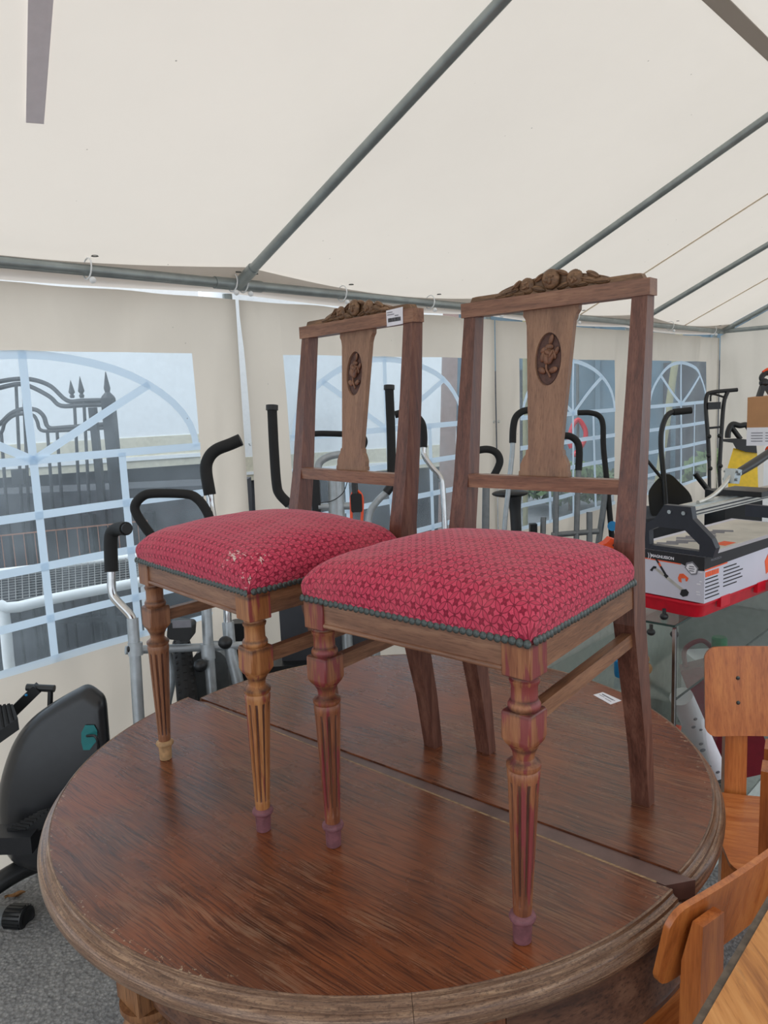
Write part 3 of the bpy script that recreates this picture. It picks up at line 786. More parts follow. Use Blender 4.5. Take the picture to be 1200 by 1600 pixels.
    bm = bmesh.new(); add_box(bm, (0, .375, hs - .022), (2 * (xo - .035), .02, .04)); obj('back_rail', bm, W_rail, root, bevel=.001)
    # crest rail with raised back moulding
    bm = bmesh.new(); add_box(bm, (0, .4234 + .014 - .002, (H + Hb) / 2), (2 * c, .030, H - Hb)); obj('crest_rail', bm, W_rail, root, bevel=.002)
    bm = bmesh.new(); add_prism(bm, [(-c + .014, H - .001), (c - .014, H - .001), (c - .02, H + .010), (c - .03, H + .011), (-c + .03, H + .011), (-c + .02, H + .010)], .431, .449); obj('crest_moulding', bm, W_carve, root, bevel=.002)
    # carved arch with roses
    arch = [(-.112, H)] + [(-.112 + .224 * j / 24, H + .011 + .019 * math.sin(PI * j / 24) ** .7) for j in range(25)] + [(.112, H)]
    bm = bmesh.new(); add_prism(bm, arch, .434, .449); cr = obj('crest_carving', bm, W_carve, root, bevel=.0015)
    rnd = random.Random(3)
    def rose(bm, cx_, cz_, r, yy):
        add_blob(bm, (cx_, yy, cz_), (r * .72, r * .62, r * .66), seg=14, rings=9)
        for k_ in range(8):
            an = k_ * 2 * PI / 8 + cx_ * 30; rot = Matrix.Rotation(an, 3, 'Y') @ Matrix.Rotation(.5, 3, 'X')
            off = Vector((math.cos(an) * r * .55, -.25 * r, math.sin(an) * r * .55))
            add_blob(bm, Vector((cx_, yy, cz_)) + off, (r * .42, r * .16, r * .5), Matrix.Rotation(-an, 3, 'Y') @ Matrix.Rotation(.45, 3, 'Z'), 8, 6)
        for k_ in range(4):
            an = .8 + 1.45 * k_ + cx_ * 20; o_ = Vector((math.cos(an) * r * .22, -.50 * r - .03 * r * k_, math.sin(an) * r * .22))
            add_blob(bm, Vector((cx_, yy, cz_)) + o_, (r * .34, r * .14, r * .16), Matrix.Rotation(-an + .7, 3, 'Y'), 8, 6)
    bm = bmesh.new()
    rose(bm, -.046, H + .016, .017, .433); rose(bm, .004, H + .022, .020, .431); rose(bm, .050, H + .017, .018, .432)
    obj('carved_rose', bm, W_carve, cr, smooth='all')
    bm = bmesh.new()
    for px, pz, an, ln in ((-.082, .010, .15, .020), (-.100, .006, .1, .016), (-.068, .020, .7, .013), (-.022, .008, -.3, .016), (-.020, .028, .5, .012), (.028, .008, .3, .014), (.026, .031, -.4, .012), (.078, .012, -.3, .018), (.084, .020, -.5, .014), (.100, .007, -.1, .016), (-.060, .005, .0, .014), (.062, .006, 0, .014)):
        rot = Matrix.Rotation(-an, 3, 'Y'); add_blob(bm, (px, .431, H + pz), (ln, .005, ln * .38), rot, 10, 6)
        add_tube(bm, [Vector((px, .4255, H + pz)) + rot @ Vector((d * ln * .8, 0, 0)) for d in (-1, 0, 1)], .0012, 5, 2)
    obj('carved_leaf', bm, W_carve, cr, smooth='all')
    # splat
    y0 = lambda z: .398 + (z - .60) * .115
    prof = []
    for x, z in ((.056, Hb), (.056, .894), (.051, .887), (.0475, .876), (.0335, .660), (.0335, .650), (.0375, .648), (.0385, .640), (.044, .632), (.0485, .622), (.0485, .611), (.051, .609), (.051, .6018)): prof.append((x, z))
    poly = prof + [(-x, z) for x, z in prof[::-1]]
    ov = [(.0265 * math.cos(2 * PI * k_ / 40), .812 + .0475 * math.sin(2 * PI * k_ / 40)) for k_ in range(40)]
    bm = bmesh.new()
    def P3(x, z, d): return (x, y0(z) + d, z)
    outer = [bm.verts.new(P3(x, z, 0)) for x, z in poly]; inner = [bm.verts.new(P3(x, z, 0)) for x, z in ov]
    back = [bm.verts.new(P3(x, z, .012)) for x, z in poly]; floor_ = [bm.verts.new(P3(x * .97, .812 + (z - .812) * .98, .0042)) for x, z in ov]
    eo = [bm.edges.new((outer[i], outer[(i + 1) % len(outer)])) for i in range(len(outer))]; ei = [bm.edges.new((inner[i], inner[(i + 1) % 40])) for i in range(40)]
    bmesh.ops.triangle_fill(bm, edges=eo + ei, use_beauty=True)
    n_ = len(outer)
    for i in range(n_): bm.faces.new((outer[i], back[i], back[(i + 1) % n_], outer[(i + 1) % n_]))
    for i in range(40): bm.faces.new((inner[i], inner[(i + 1) % 40], floor_[(i + 1) % 40], floor_[i]))
    bm.faces.new(back)
    sp_ = obj('back_splat', bm, W_splat, root)
    bm = bmesh.new(); bm.faces.new([bm.verts.new(P3(x * .985, .812 + (z - .812) * .99, .0038)) for x, z in ov])
    rim = [Vector(P3(x * .90, .812 + (z - .812) * .94, .0034)) for x, z in ov]; add_tube(bm, rim + [rim[0]], .0006, 5, 1, False)
    obj('medallion', bm, W_recess, sp_)
    # rose relief
    bm = bmesh.new()
    def pet(x, z, sx, sz, an, d=.001, th=.0032):
        add_blob(bm, P3(x, z, d), (sx, th, sz), Matrix.Rotation(an, 3, 'Y'), 12, 8)
    pet(.000, .818, .0105, .0125, .2, .002, .0050)
    pet(-.0115, .816, .0055, .0095, .25); pet(-.009, .829, .0050, .0085, 1.0); pet(.001, .834, .0085, .0050, .1)
    pet(.0105, .820, .0048, .0095, -.3); pet(-.004, .812, .0060, .0100, -.25, -.0012); pet(.005, .811, .0055, .0095, .35, -.0015)
    pet(.001, .823, .0095, .0045, .5, -.002, .0036); pet(.006, .819, .0030, .0085, .45, -.0034); pet(.010, .815, .0025, .0060, .2, -.0026)
    pet(.0165, .826, .0040, .0080, .5); pet(.004, .8465, .0045, .0095, .35); pet(-.012, .792, .0085, .0060, .5); pet(.0105, .792, .0095, .0055, -.35)
    add_tube(bm, [P3(-.003, .803, 0), P3(-.002, .794, -.001), P3(.003, .786, -.001), P3(.006, .779, 0)], .0021, 8, 4)
    obj('rose_carving', bm, W_rose, sp_, smooth='all')
    # lower back rail
    bm = bmesh.new(); add_box(bm, (0, .392, (.6018 + .5768) / 2), (2 * (wr - .034), .022, .025)); obj('lower_back_rail', bm, W_rail, root, bevel=.0015)
    # cushion
    nu, nv = 56, 50; xb_ = xo + .002; y_b = .362; y_f = -b - .003
    def foot(u, v):      # u,v in [-1,1]
        y = y_f + (y_b - y_f) * (v + 1) / 2; hwid = (a + .003) + ((xb_ + .0) - (a + .003)) * (v + 1) / 2
        return Vector((u * hwid, y, 0))
    pos = {}
    def warp(t):
        s_ = abs(t); return math.copysign(1 - (1 - s_) ** 1.6, t)
    for i in range(nu + 1):
        for j in range(nv + 1):
            ui, vj = -1 + 2 * i / nu, -1 + 2 * j / nv; u, v = warp(ui), warp(vj)
            # square to rounded-square at the corners
            f = foot(u * .998, v * .998)
            e = max(abs(u), abs(v)) ; ex = (1 - abs(u) ** 12) * (1 - abs(v) ** 12)
            ex = max(0, ex)
            dome = (1 - u * u) * (1 - v * v)
            corner = (abs(u) * abs(v)) ** 6
            z = hs + .005 + (.056 - .004 * corner) * ex ** .30 + .034 * dome ** .8
            # bulge outwards above the nails
            bl = .006 * math.exp(-((z - hs - .028) / .018) ** 2)
            cxx = f.x * (1 + bl / .21 * (abs(u) > .8)) ; cyy = f.y - (bl if v < -.8 else 0)
            if corner > 0:
                cxx *= 1 - .022 * corner; cyy = .17 + (cyy - .17) * (1 - .022 * corner)
            nz_ = noise.noise(Vector((cxx * 16, cyy * 16, X * 9))) * .0022 + noise.noise(Vector((cxx * 50, cyy * 50, X * 9))) * .0009
            pos[i, j] = Vector((cxx, cyy, z + nz_ * min(1, ex * 3)))
    U = {}; V = {}; ci, cj = nu // 2, nv // 2
    for j in range(nv + 1):
        U[ci, j] = 0
        for i in range(ci + 1, nu + 1): U[i, j] = U[i - 1, j] + (pos[i, j] - pos[i - 1, j]).length
        for i in range(ci - 1, -1, -1): U[i, j] = U[i + 1, j] - (pos[i, j] - pos[i + 1, j]).length
    for i in range(nu + 1):
        V[i, cj] = 0
        for j in range(cj + 1, nv + 1): V[i, j] = V[i, j - 1] + (pos[i, j] - pos[i, j - 1]).length
        for j in range(cj - 1, -1, -1): V[i, j] = V[i, j + 1] - (pos[i, j] - pos[i, j + 1]).length
    bm = bmesh.new(); uvl = bm.loops.layers.uv.new('UVMap'); vs = {k_: bm.verts.new(p) for k_, p in pos.items()}
    for i in range(nu):
        for j in range(nv):
            ks = ((i, j), (i + 1, j), (i + 1, j + 1), (i, j + 1)); f = bm.faces.new([vs[q_] for q_ in ks])
            for lp, q_ in zip(f.loops, ks): lp[uvl].uv = (U[q_], V[q_])
    bnd = [vs[i, 0] for i in range(nu + 1)] + [vs[nu, j] for j in range(1, nv + 1)] + [vs[i, nv] for i in range(nu - 1, -1, -1)] + [vs[0, j] for j in range(nv - 1, 0, -1)]
    low = [bm.verts.new((v.co.x * .995, v.co.y, hs)) for v in bnd]
    for i in range(len(bnd)): bm.faces.new((bnd[i], bnd[(i + 1) % len(bnd)], low[(i + 1) % len(bnd)], low[i]))
    bm.faces.new(low[::-1])
    obj('cushion', bm, M_velvet if X > 0 else M_velvet_worn, root, smooth='all')
    # nails, one object each sharing one mesh
    bm = bmesh.new(); bmesh.ops.create_uvsphere(bm, u_segments=10, v_segments=6, radius=.0063, matrix=Matrix.Diagonal((1, 1, 1, 1)))
    bmesh.ops.delete(bm, geom=[v for v in bm.verts if v.co.z < -.003], context='VERTS')
    for v in bm.verts: v.co.z *= .42
    nm = bpy.data.meshes.new('nail_head'); bm.to_mesh(nm); bm.free(); nm.materials.append(M_brass); nm.polygons.foreach_set('use_smooth', [True] * len(nm.polygons))
    spots = []
    NF = 38
    for i in range(NF + 1): spots.append((Vector((-a + .002 + (2 * a - .004) * i / NF, -b - .0035, hs + .003)), Vector((0, -1, .25))))
    NSd = 34
    for sg in (-1, 1):
        for i in range(1, NSd + 1):
            t_ = i / NSd; y = -b + (.352 + b) * t_; x = sg * ((a + .0035) + ((xo + .003) - (a + .0035)) * t_)
            spots.append((Vector((x, y, hs + .003)), Vector((sg, 0, .25))))
    for p, d in spots:
        o = bpy.data.objects.new('nail_head', nm); C.objects.link(o); o.parent = root
        o.location = p + Vector((0, 0, rnd.uniform(-.0007, .0007))); o.rotation_mode = 'QUATERNION'; o.rotation_quaternion = d.to_track_quat('Z', 'Y')
    return root
G_ch = 'pair of carved dining chairs on the round table'
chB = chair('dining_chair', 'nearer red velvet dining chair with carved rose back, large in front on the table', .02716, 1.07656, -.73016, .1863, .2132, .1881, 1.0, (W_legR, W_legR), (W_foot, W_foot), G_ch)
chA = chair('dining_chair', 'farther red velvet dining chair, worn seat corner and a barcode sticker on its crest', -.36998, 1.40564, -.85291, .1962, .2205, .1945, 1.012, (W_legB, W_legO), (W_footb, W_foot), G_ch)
# torn patch on the worn seat corner of the farther chair
# ------------------------------------------------------------------ stickers
st = thing('price_sticker', 'white barcode sticker stuck on the top rail of the farther chair', 'sticker', chA.location, chA.rotation_euler.z)
def sticker_print(parent, o, ux, uz, w_, h_, bars=True, seed=1):
    un = ux.cross(uz); r = random.Random(seed)
    def q(bm, a, b, c_, d, e=.0006):
        P = [o + ux * x + uz * z + un * k_ for k_ in (.0003, e) for x, z in ((a, b), (c_, b), (c_, d), (a, d))]; add_hex(bm, P)
    bm = bmesh.new()
    if bars:
        x = .10 * w_
        while x < .88 * w_:
            d = r.uniform(.006, .022) * w_; q(bm, x, .24 * h_, x + d, .48 * h_); x += d + r.uniform(.010, .022) * w_
    obj('barcode', bm, M_print, parent) if bars else bm.free()
    bm = bmesh.new()
    lines = [(.06, .80, .40), (.06, .66, .50), (.54, .56, .76)] if bars else [(.12, .70, .86), (.15, .62, .78), (.5, .32, .85), (.12, .40, .40)]
    for x0, z0, x1 in lines:
        x = x0
        while x < x1: d = r.uniform(.02, .05); q(bm, x * w_, z0 * h_, min(x1, x + d) * w_, (z0 + .055) * h_); x += d + .012
    obj('fine_print', bm, M_printg, parent)
un = Vector((0, -1, 0))
bm = bmesh.new(); ox, oz = .118, .9005
add_hex(bm, [(x, y, z) for y in (.4185, .4196) for x, z in ((ox, oz), (ox + .048, oz + .001), (ox + .049, oz + .034), (ox - .0005, oz + .032))])
obj('paper', bm, M_white, st)
sticker_print(st, Vector((ox, .4184, oz)), Vector((1, 0, 0)), Vector((0, 0, 1)), .048, .033)
P = [onz(x, y, TT) for x, y in ((927, 1086), (954, 1101), (971, 1095), (942, 1082))]
st2 = thing('price_label', 'small white paper label lying on the table near the rear leg', 'label', down(P[0], TT))
bm = bmesh.new(); o0 = P[0]
add_hex(bm, [p - o0 + Vector((0, 0, .0002)) for p in P] + [p - o0 + Vector((0, 0, .0009)) for p in P]); obj('paper', bm, M_white, st2)
ux = (P[1] - P[0]); uz = (P[3] - P[0]); sticker_print(st2, Vector((0, 0, .0009)), ux.normalized(), uz.normalized(), ux.length, uz.length, False)

# ------------------------------------------------------------------ black elliptical trainer, left
Ye = 2.28
el = thing('elliptical_trainer', 'black elliptical trainer hood with teal badge left of the table', 'exercise machine', down(at(60, 1340, Ye)))
eo = Vector(el.location)
def E_(x, y, Y): return at(x, y, Y) - eo
front = [(18, 1345), (-2, 1300), (-4, 1250), (6, 1200), (24, 1155), (50, 1122), (85, 1096), (120, 1076), (138, 1069), (155, 1078), (166, 1092), (170, 1130), (176, 1200), (185, 1260), (180, 1340), (120, 1365), (60, 1362)]
front = smooth_outline(front, 4)
bm = bmesh.new()
def hood_ring(sh, Yk): 
    cx_, cy_ = 95, 1230
    return [bm.verts.new(E_(cx_ + (x - cx_) * sh, cy_ + (y - cy_) * sh, Yk)) for x, y in front]
rings = [hood_ring(.80, 2.185), hood_ring(.93, 2.195), hood_ring(.99, 2.215), hood_ring(1.0, 2.26), hood_ring(1.0, 2.33), hood_ring(.98, 2.37), hood_ring(.90, 2.39)]
for p, q_ in zip(rings, rings[1:]):
    for m in range(len(p)): bm.faces.new((p[m], p[(m + 1) % len(p)], q_[(m + 1) % len(p)], q_[m]))
bm.faces.new(rings[0][::-1]); bm.faces.new(rings[-1]); obj('hood', bm, M_hood, el, smooth='all')
bm = bmesh.new()
tp = [(127, 1145), (133, 1133), (147, 1133), (152, 1142), (152, 1156), (140, 1172), (130, 1172), (127, 1160)]
a = [bm.verts.new(E_(x, y, 2.178)) for x, y in tp]; b_ = [bm.verts.new(E_(x, y, 2.192)) for x, y in tp]
bm.faces.new(a); bm.faces.new(b_[::-1])
for i in range(8): bm.faces.new((a[i], b_[i], b_[(i + 1) % 8], a[(i + 1) % 8]))
obj('badge', bm, M_teal, el)
tube('power_cable', [E_(136, 1150, 2.17), E_(148, 1150, 2.15), E_(153, 1160, 2.15), E_(154, 1180, 2.17), E_(156, 1240, 2.2)], .004, M_black, el, 8)
bm = bmesh.new()
add_bar(bm, E_(15, 1118, 2.30), E_(60, 1074, 2.30), .034, .03)
obj('pedal_arm', bm, M_grey if False else M_black, el, bevel=.004)
tube('crank_pin', [E_(42, 1074, 2.30), E_(85, 1076, 2.30)], .011, M_black, el)
tube('crank_link', [E_(79, 1076, 2.30), E_(78, 1108, 2.30)], .008, M_black, el)
bm = bmesh.new(); add_blob(bm, E_(41, 1086, 2.282), (.005, .003, .004)); obj('blue_cap', bm, M_blue, el, smooth='all')
def pedal(c1, c2, c3, c4, Ya):
    bm = bmesh.new(); Pq = [E_(*c, Ya) for c in (c1, c2, c3, c4)]; dn = Vector((0, 0, -.035))
    add_hex(bm, [p + dn for p in Pq] + Pq); o = obj('pedal', bm, M_black, el, bevel=.004)
    bm = bmesh.new()
    for k_ in range(1, 9):
        t_ = k_ / 9; p = Pq[0].lerp(Pq[1], t_); q_ = Pq[3].lerp(Pq[2], t_); add_bar(bm, p + Vector((0, 0, .003)), q_ + Vector((0, 0, .003)), .005, .006)
    obj('tread', bm, M_rubber, o)
pedal((-40, 1108), (20, 1100), (28, 1122), (-40, 1170), 2.20)
pedal((5, 1300), (66, 1268), (80, 1262), (30, 1306), 2.10)
bm = bmesh.new(); add_bar(bm, E_(-20, 1312, 2.10), E_(58, 1310, 2.10), .07, .05); obj('pedal_guard', bm, M_hood, el, bevel=.012)
tube('main_tube', [E_(-60, 1420, 2.2), E_(30, 1360, 2.3), E_(110, 1330, 2.42)], .03, M_black, el)
p0 = at(-120, 1425, 2.36); p1 = at(30, 1433, 2.28)
tube('stabiliser_bar', [p0 - eo, p1 - eo], .028, M_grey, el, 20, 1)
d = (p1 - p0).normalized(); bm = bmesh.new()
for k_ in range(20):
    an = 2 * PI * k_ / 20
M_ = Matrix.Translation(p1 - eo) @ d.to_track_quat('Z', 'Y').to_matrix().to_4x4()
add_lathe(bm, [(.029, -.035), (.035, -.034), (.036, .02), (.034, .028), (.026, .030), (.020, .026)], 40, M=M_)
for v in bm.verts:
    pass
for k_ in range(18):
    an = 2 * PI * k_ / 18; add_bar(bm, M_ @ Vector((.035 * math.cos(an), .035 * math.sin(an), -.03)), M_ @ Vector((.035 * math.cos(an), .035 * math.sin(an), .024)), .006, .004)
obj('end_cap', bm, M_black, el, smooth=True)

# ------------------------------------------------------------------ silver elliptical behind the farther chair
def machine(name, label, Y, base_px, extra=None):
    o = thing(name, label, 'exercise machine', down(at(base_px[0], base_px[1], Y)))
    org = Vector(o.location)
    def G(x, y, dY=0): return at(x, y, Y + dY) - org
    return o, org, G
m1, og, G = machine('elliptical_trainer', 'silver elliptical trainer with black loop handlebar behind the farther chair', 2.32, (300, 1100))
tube('handle_grip', [G(197, 826, -.18), G(186, 826, -.14), G(176, 832, -.12), G(173, 846, -.12), G(174, 893, -.12)], .0195, M_foam, m1, 16)
tube('grip_plug', [G(195, 826, -.175), G(199, 826, -.19)], .0155, M_black, m1)
tube('handle_tube', [G(174, 893, -.12), G(175, 925, -.12), G(182, 938, -.12), G(201, 958, -.12), G(207, 968, -.12)], .0125, M_chrome, m1)
tube('side_post', [G(207, 966, -.12), G(212, 1040, -.12), G(217, 1125, -.12), G(228, 1300, -.12), down(at(238, 1400, 2.2), .02) - og], .0165, M_silver, m1)
tube('collar', [G(211, 1004, -.12), G(212, 1024, -.12)], .021, M_silver, m1)
bm = bmesh.new(); add_blob(bm, G(202, 1014, -.13), (.007, .01, .011)); obj('nut', bm, M_black, m1, smooth='all')
tube('handle_grip', [G(376, 687, .1), G(360, 694, .1), G(338, 703, .1), G(326, 716, .1), G(322, 735, .1), G(328, 773, .1)], .0195, M_foam, m1, 16)
tube('handle_tube', [G(328, 773, .1), G(331, 800, .1), G(345, 880, .08), G(354, 940, .05), G(356, 975, .05)], .0125, M_chrome, m1)
tube('side_post', [G(356, 972, .05), G(361, 1020, .05), G(374, 1080, .05), G(385, 1200, .05), down(at(392, 1300, 2.4), .02) - og], .0185, M_silver, m1)
tube('loop_handlebar', [G(262, 868), G(236, 836), G(215, 806), G(211, 790), G(222, 776), G(240, 771), G(290, 772), G(308, 779), G(322, 797), G(328, 815), G(330, 850)], .0145, M_foam, m1, 14)
tube('centre_post', [G(312, 820), G(320, 900), G(325, 1000), G(332, 1100), G(340, 1300), down(at(345, 1400, 2.3), .02) - og], .016, M_silver, m1)
tube('cross_bar', [G(196, 1016, -.10), G(300, 1012), G(385, 1008, .06)], .0125, M_silver, m1)
tube('collar', [G(324, 1006), G(326, 1030)], .021, M_silver, m1)
for x, y in ((313, 1040), (352, 1004)):
    bm = bmesh.new(); add_blob(bm, G(x, y, -.04), (.022, .022, .02)); obj('pivot_knob', bm, M_black, m1, smooth='all')
bm = bmesh.new(); add_prism(bm, rounded(-.036, .036, -.026, .026, .012), -.03, .03, Matrix.Translation(G(284, 983, -.03)) @ Matrix.Rotation(.15, 4, 'Y')); obj('console', bm, M_black, m1, bevel=.003)
bm = bmesh.new(); add_box(bm, G(284, 975, -.065), (.055, .004, .022)); obj('console_screen', bm, M_printg, m1)
# knobbly tyre flywheel
tyc = G(292, 1100, .12); ax = Vector((.93, .28, 0)).normalized(); tv = Vector((0, 0, 1)); tu = ax.cross(tv).normalized()
bm = bmesh.new(); RTY = .19
add_tube(bm, [tyc + (tu * math.cos(2 * PI * k_ / 40) + tv * math.sin(2 * PI * k_ / 40)) * RTY for k_ in range(41)], .030, 14, 1, False); tyre = obj('tyre', bm, M_rubber, m1, smooth='all')
bm = bmesh.new()
for k_ in range(56):
    an = 2 * PI * k_ / 56
    for sg in (-1, 0, 1):
        d = tu * math.cos(an + .04 * (sg == 0)) + tv * math.sin(an + .04 * (sg == 0)); p = tyc + d * (RTY + .027 - .007 * abs(sg)) + ax * sg * .018
        add_box(bm, p, (.010, .010, .009), Matrix((ax, d, ax.cross(d))).transposed())
ob = obj('tread_block', bm, M_rubber, tyre); ob['kind'] = 'stuff'
bm = bmesh.new(); add_tube(bm, [tyc - ax * .01, tyc + ax * .01], RTY - .03, 32, 1); obj('wheel_disc', bm, M_grey, m1, smooth=True)
tube('fork', [G(262, 1020, .1), G(268, 1060, .1), G(258, 1120, .1), G(250, 1250, .1), down(at(248, 1330, 2.4), .02) - og], .014, M_silver, m1)
bm = bmesh.new(); add_prism(bm, rounded(-.06, .06, -.32, .32, .05), -.05, .05, Matrix.Translation(G(342, 1150, .25))); obj('drive_cover', bm, M_grey, m1, bevel=.008)
tube('floor_bar', [down(at(238, 1400, 2.2), .025) - og, down(at(392, 1300, 2.4), .025) - og], .022, M_grey, m1)
# black folded item beside it
m1b, og, G = machine('exercise_bike', 'dark grey exercise bike body half hidden between the two red chairs', 2.7, (430, 1080))
bm = bmesh.new(); add_prism(bm, rounded(-.045, .045, -.07, .07, .02), -.03, .03, Matrix.Translation(G(378, 1000))); obj('side_cover', bm, M_black, m1b, bevel=.006)
bm = bmesh.new(); add_prism(bm, rounded(-.065, .065, -.12, .12, .012), -.05, .05, Matrix.Translation(G(470, 990))); obj('seat_back', bm, M_dark, m1b, bevel=.006)
bm = bmesh.new(); add_box(bm, G(450, 1056), (.38, .16, .13)); obj('base_housing', bm, M_black, m1b, bevel=.02)
bm = bmesh.new(); add_box(bm, G(450, 1140) , (.14, .14, .30)); obj('pedestal', bm, M_black, m1b, bevel=.01)
tube('post', [G(476, 1000), G(478, 1060)], .018, M_silver, m1b)
p_ = G(450, 1140); bm = bmesh.new(); add_box(bm, (p_.x, p_.y, (p_.z - .15) / 2), (.3, .3, p_.z - .15)); obj('floor_frame', bm, M_black, m1b, bevel=.01)
bm = bmesh.new(); add_prism(bm, rounded(-.10, .10, -.09, .09, .03), -.05, .05, Matrix.Translation(G(548, 1000, .05))); obj('wheel_cover', bm, M_dark, m1b, bevel=.006)
tube('post', [G(540, 960), G(545, 1040)], .02, M_silver, m1b); tube('post', [G(585, 960), G(588, 1030)], .016, M_silver, m1b)

# ------------------------------------------------------------------ centre elliptical seen through the farther chair
m2, og, G = machine('elliptical_trainer', 'elliptical trainer with tall upright black grips seen through the back of the farther chair', 3.15, (525, 1050))
tube('handle_grip', [G(425, 637, -.3), G(428, 700, -.3), G(432, 755, -.3), G(437, 772, -.3), G(452, 788, -.3)], .0185, M_foam, m2, 16)
bm = bmesh.new(); add_tube(bm, [G(425, 633, -.3), G(425, 641, -.3)], .023, 18, 1); obj('grip_end', bm, M_black, m2, smooth=True)
tube('handle_tube', [G(452, 788, -.3), G(480, 815, -.2), G(500, 880, -.05), G(505, 1000)], .014, M_silver, m2)
tube('handle_grip', [G(608, 604), G(611, 680), G(612, 755)], .0185, M_foam, m2, 16)
bm = bmesh.new(); add_tube(bm, [G(608, 602), G(608, 609)], .023, 18, 1); obj('grip_end', bm, M_black, m2, smooth=True)
tube('grip_sleeve', [G(612, 758), G(603, 770)], .019, M_black, m2)
tube('handle_tube', [G(605, 768), G(588, 785), G(577, 805), G(574, 850), G(572, 950)], .0145, M_silver, m2)
tube('console_bar', [G(478, 685), G(490, 678), G(530, 678), G(562, 680), G(570, 690), G(564, 705)], .0125, M_foam, m2, 12)
tube('frame_bow', [G(496, 735), G(500, 722), G(515, 713), G(535, 710), G(552, 716), G(560, 730)], .016, M_silver, m2, 12)
tube('console_post', [G(524, 735), G(526, 800), G(530, 900), G(532, 1000)], .034, M_silver, m2, 20)
tube('cross_pipe', [G(498, 792), G(555, 790)], .016, M_silver, m2)
bm = bmesh.new(); add_prism(bm, rounded(-.018, .018, -.10, .08, .015), -.02, .02, Matrix.Translation(G(494, 775))); obj('side_bracket', bm, M_black, m2, bevel=.004)
tube('brake_wire', [G(543, 752, -.05), G(536, 770, -.05), G(520, 782, -.05), G(500, 786, -.05)], .002, M_black, m2, 6)
for q_ in ((505, 1000), (572, 950), (532, 1000)):
    p = G(*q_); tube('floor_leg', [p, Vector((p.x, p.y, .0))], .018, M_silver, m2)
rc = thing('spring_clamp', 'red and black spring clamp hanging on the silver trainer post', 'clamp', at(556, 800, 2.82)); o0 = Vector(rc.location)
def Q(x, y): return at(x, y, 2.82) - o0
tube('handle_strap', [Q(549, 830), Q(549, 800), Q(549, 778), Q(553, 768), Q(560, 768), Q(566, 778), Q(566, 800), Q(564, 830)], .0055, M_orange, rc, 8)
bm = bmesh.new(); add_prism(bm, rounded(-.021, .021, -.036, .034, .009), -.012, .012, Matrix.Translation(Q(557, 785))); obj('clamp_body', bm, M_black, rc, bevel=.003)
tube('jaw', [Q(555, 775), Q(554, 750)], .012, M_black, rc)

# ------------------------------------------------------------------ machines seen through the nearer chair
m3, og, G = machine('cross_trainer', 'chrome cross trainer with hooked black grips left of the nearer chair post', 3.35, (700, 1000))
tube('handle_grip', [G(617, 648), G(632, 645), G(648, 649), G(659, 661), G(662, 678), G(662, 699)], .0165, M_foam, m3, 14)
tube('handle_tube', [G(662, 699), G(663, 712), G(675, 730), G(688, 745), G(692, 765), G(695, 830), G(698, 950)], .0125, M_chrome, m3)
tube('loop_handlebar', [G(735, 706), G(760, 702), G(775, 707), G(781, 720), G(776, 735), G(766, 752)], .0165, M_foam, m3, 14)
tube('console_post', [G(760, 740), G(759, 800), G(758, 950)], .0165, M_grey, m3)
tube('cross_pipe', [G(695, 880), G(758, 882)], .016, M_grey, m3)
for q_ in ((698, 950), (758, 950)):
    p = G(*q_); tube('floor_leg', [p, Vector((p.x, p.y, 0))], .016, M_grey, m3)
m4, og, G = machine('cross_trainer', 'grey cross trainer with bent black grips either side of the rose splat', 3.8, (870, 950))
tube('handle_grip', [G(830, 640), G(816, 643), G(806, 652), G(802, 668), G(801, 692)], .0175, M_foam, m4, 14)
tube('handle_tube', [G(801, 692), G(800, 712), G(795, 760), G(788, 830), G(786, 930)], .0125, M_silver, m4)
tube('handle_grip', [G(874, 682), G(888, 681), G(900, 688), G(905, 702), G(904, 735)], .0175, M_foam, m4, 14)
tube('handle_tube', [G(904, 735), G(902, 790), G(900, 860)], .014, M_grey, m4)
tube('upright', [G(870, 690), G(869, 760), G(868, 860)], .0145, M_grey, m4)
tube('upright', [G(921, 800), G(921, 870)], .015, M_grey, m4); tube('upright', [G(849, 808), G(848, 850)], .014, M_grey, m4)
tube('cross_pipe', [G(862, 836), G(935, 830)], .014, M_grey, m4)
bm = bmesh.new(); add_box(bm, G(833, 825), (.035, .04, .045)); obj('end_block', bm, M_black, m4, bevel=.006)
for q_ in ((786, 930), (900, 860), (868, 860), (921, 870)):
    p = G(*q_); tube('floor_leg', [p, Vector((p.x, p.y, 0))], .014, M_grey, m4)
m5, og, G = machine('exercise_bike', 'exercise bike with black saddle below the rose splat', 4.1, (808, 930))
bm = bmesh.new(); add_blob(bm, G(797, 771), (.10, .07, .022), seg=18, rings=10); obj('saddle', bm, M_black, m5, smooth='all')
tube('saddle_post', [G(803, 775), G(805, 800), G(808, 860)], [.042, .03, .028], M_black, m5)
p = G(808, 860); bm = bmesh.new(); add_box(bm, (p.x, p.y, p.z / 2), (.24, .3, p.z)); obj('bike_body', bm, M_black, m5, bevel=.03)
m6, og, G = machine('stepper', 'tall black stepper handle with a blue knob beside the nearer chair post', 4.0, (955, 940))
tube('handlebar', [G(903, 645), G(922, 645), G(936, 650), G(942, 664), G(943, 700), G(949, 760), G(956, 840), G(962, 900)], .0145, M_foam, m6, 12)
tube('frame_tube', [G(947, 760), G(942, 800), G(932, 870)], .016, M_grey, m6)
bm = bmesh.new(); add_tube(bm, [G(957, 822, -.06), G(957, 822, -.02)], .026, 12, 1); obj('knob', bm, M_blue, m6, smooth=True)
for q_ in ((962, 900), (932, 870)):
    p = G(*q_); tube('floor_leg', [p, Vector((p.x, p.y, 0))], .016, M_black, m6)
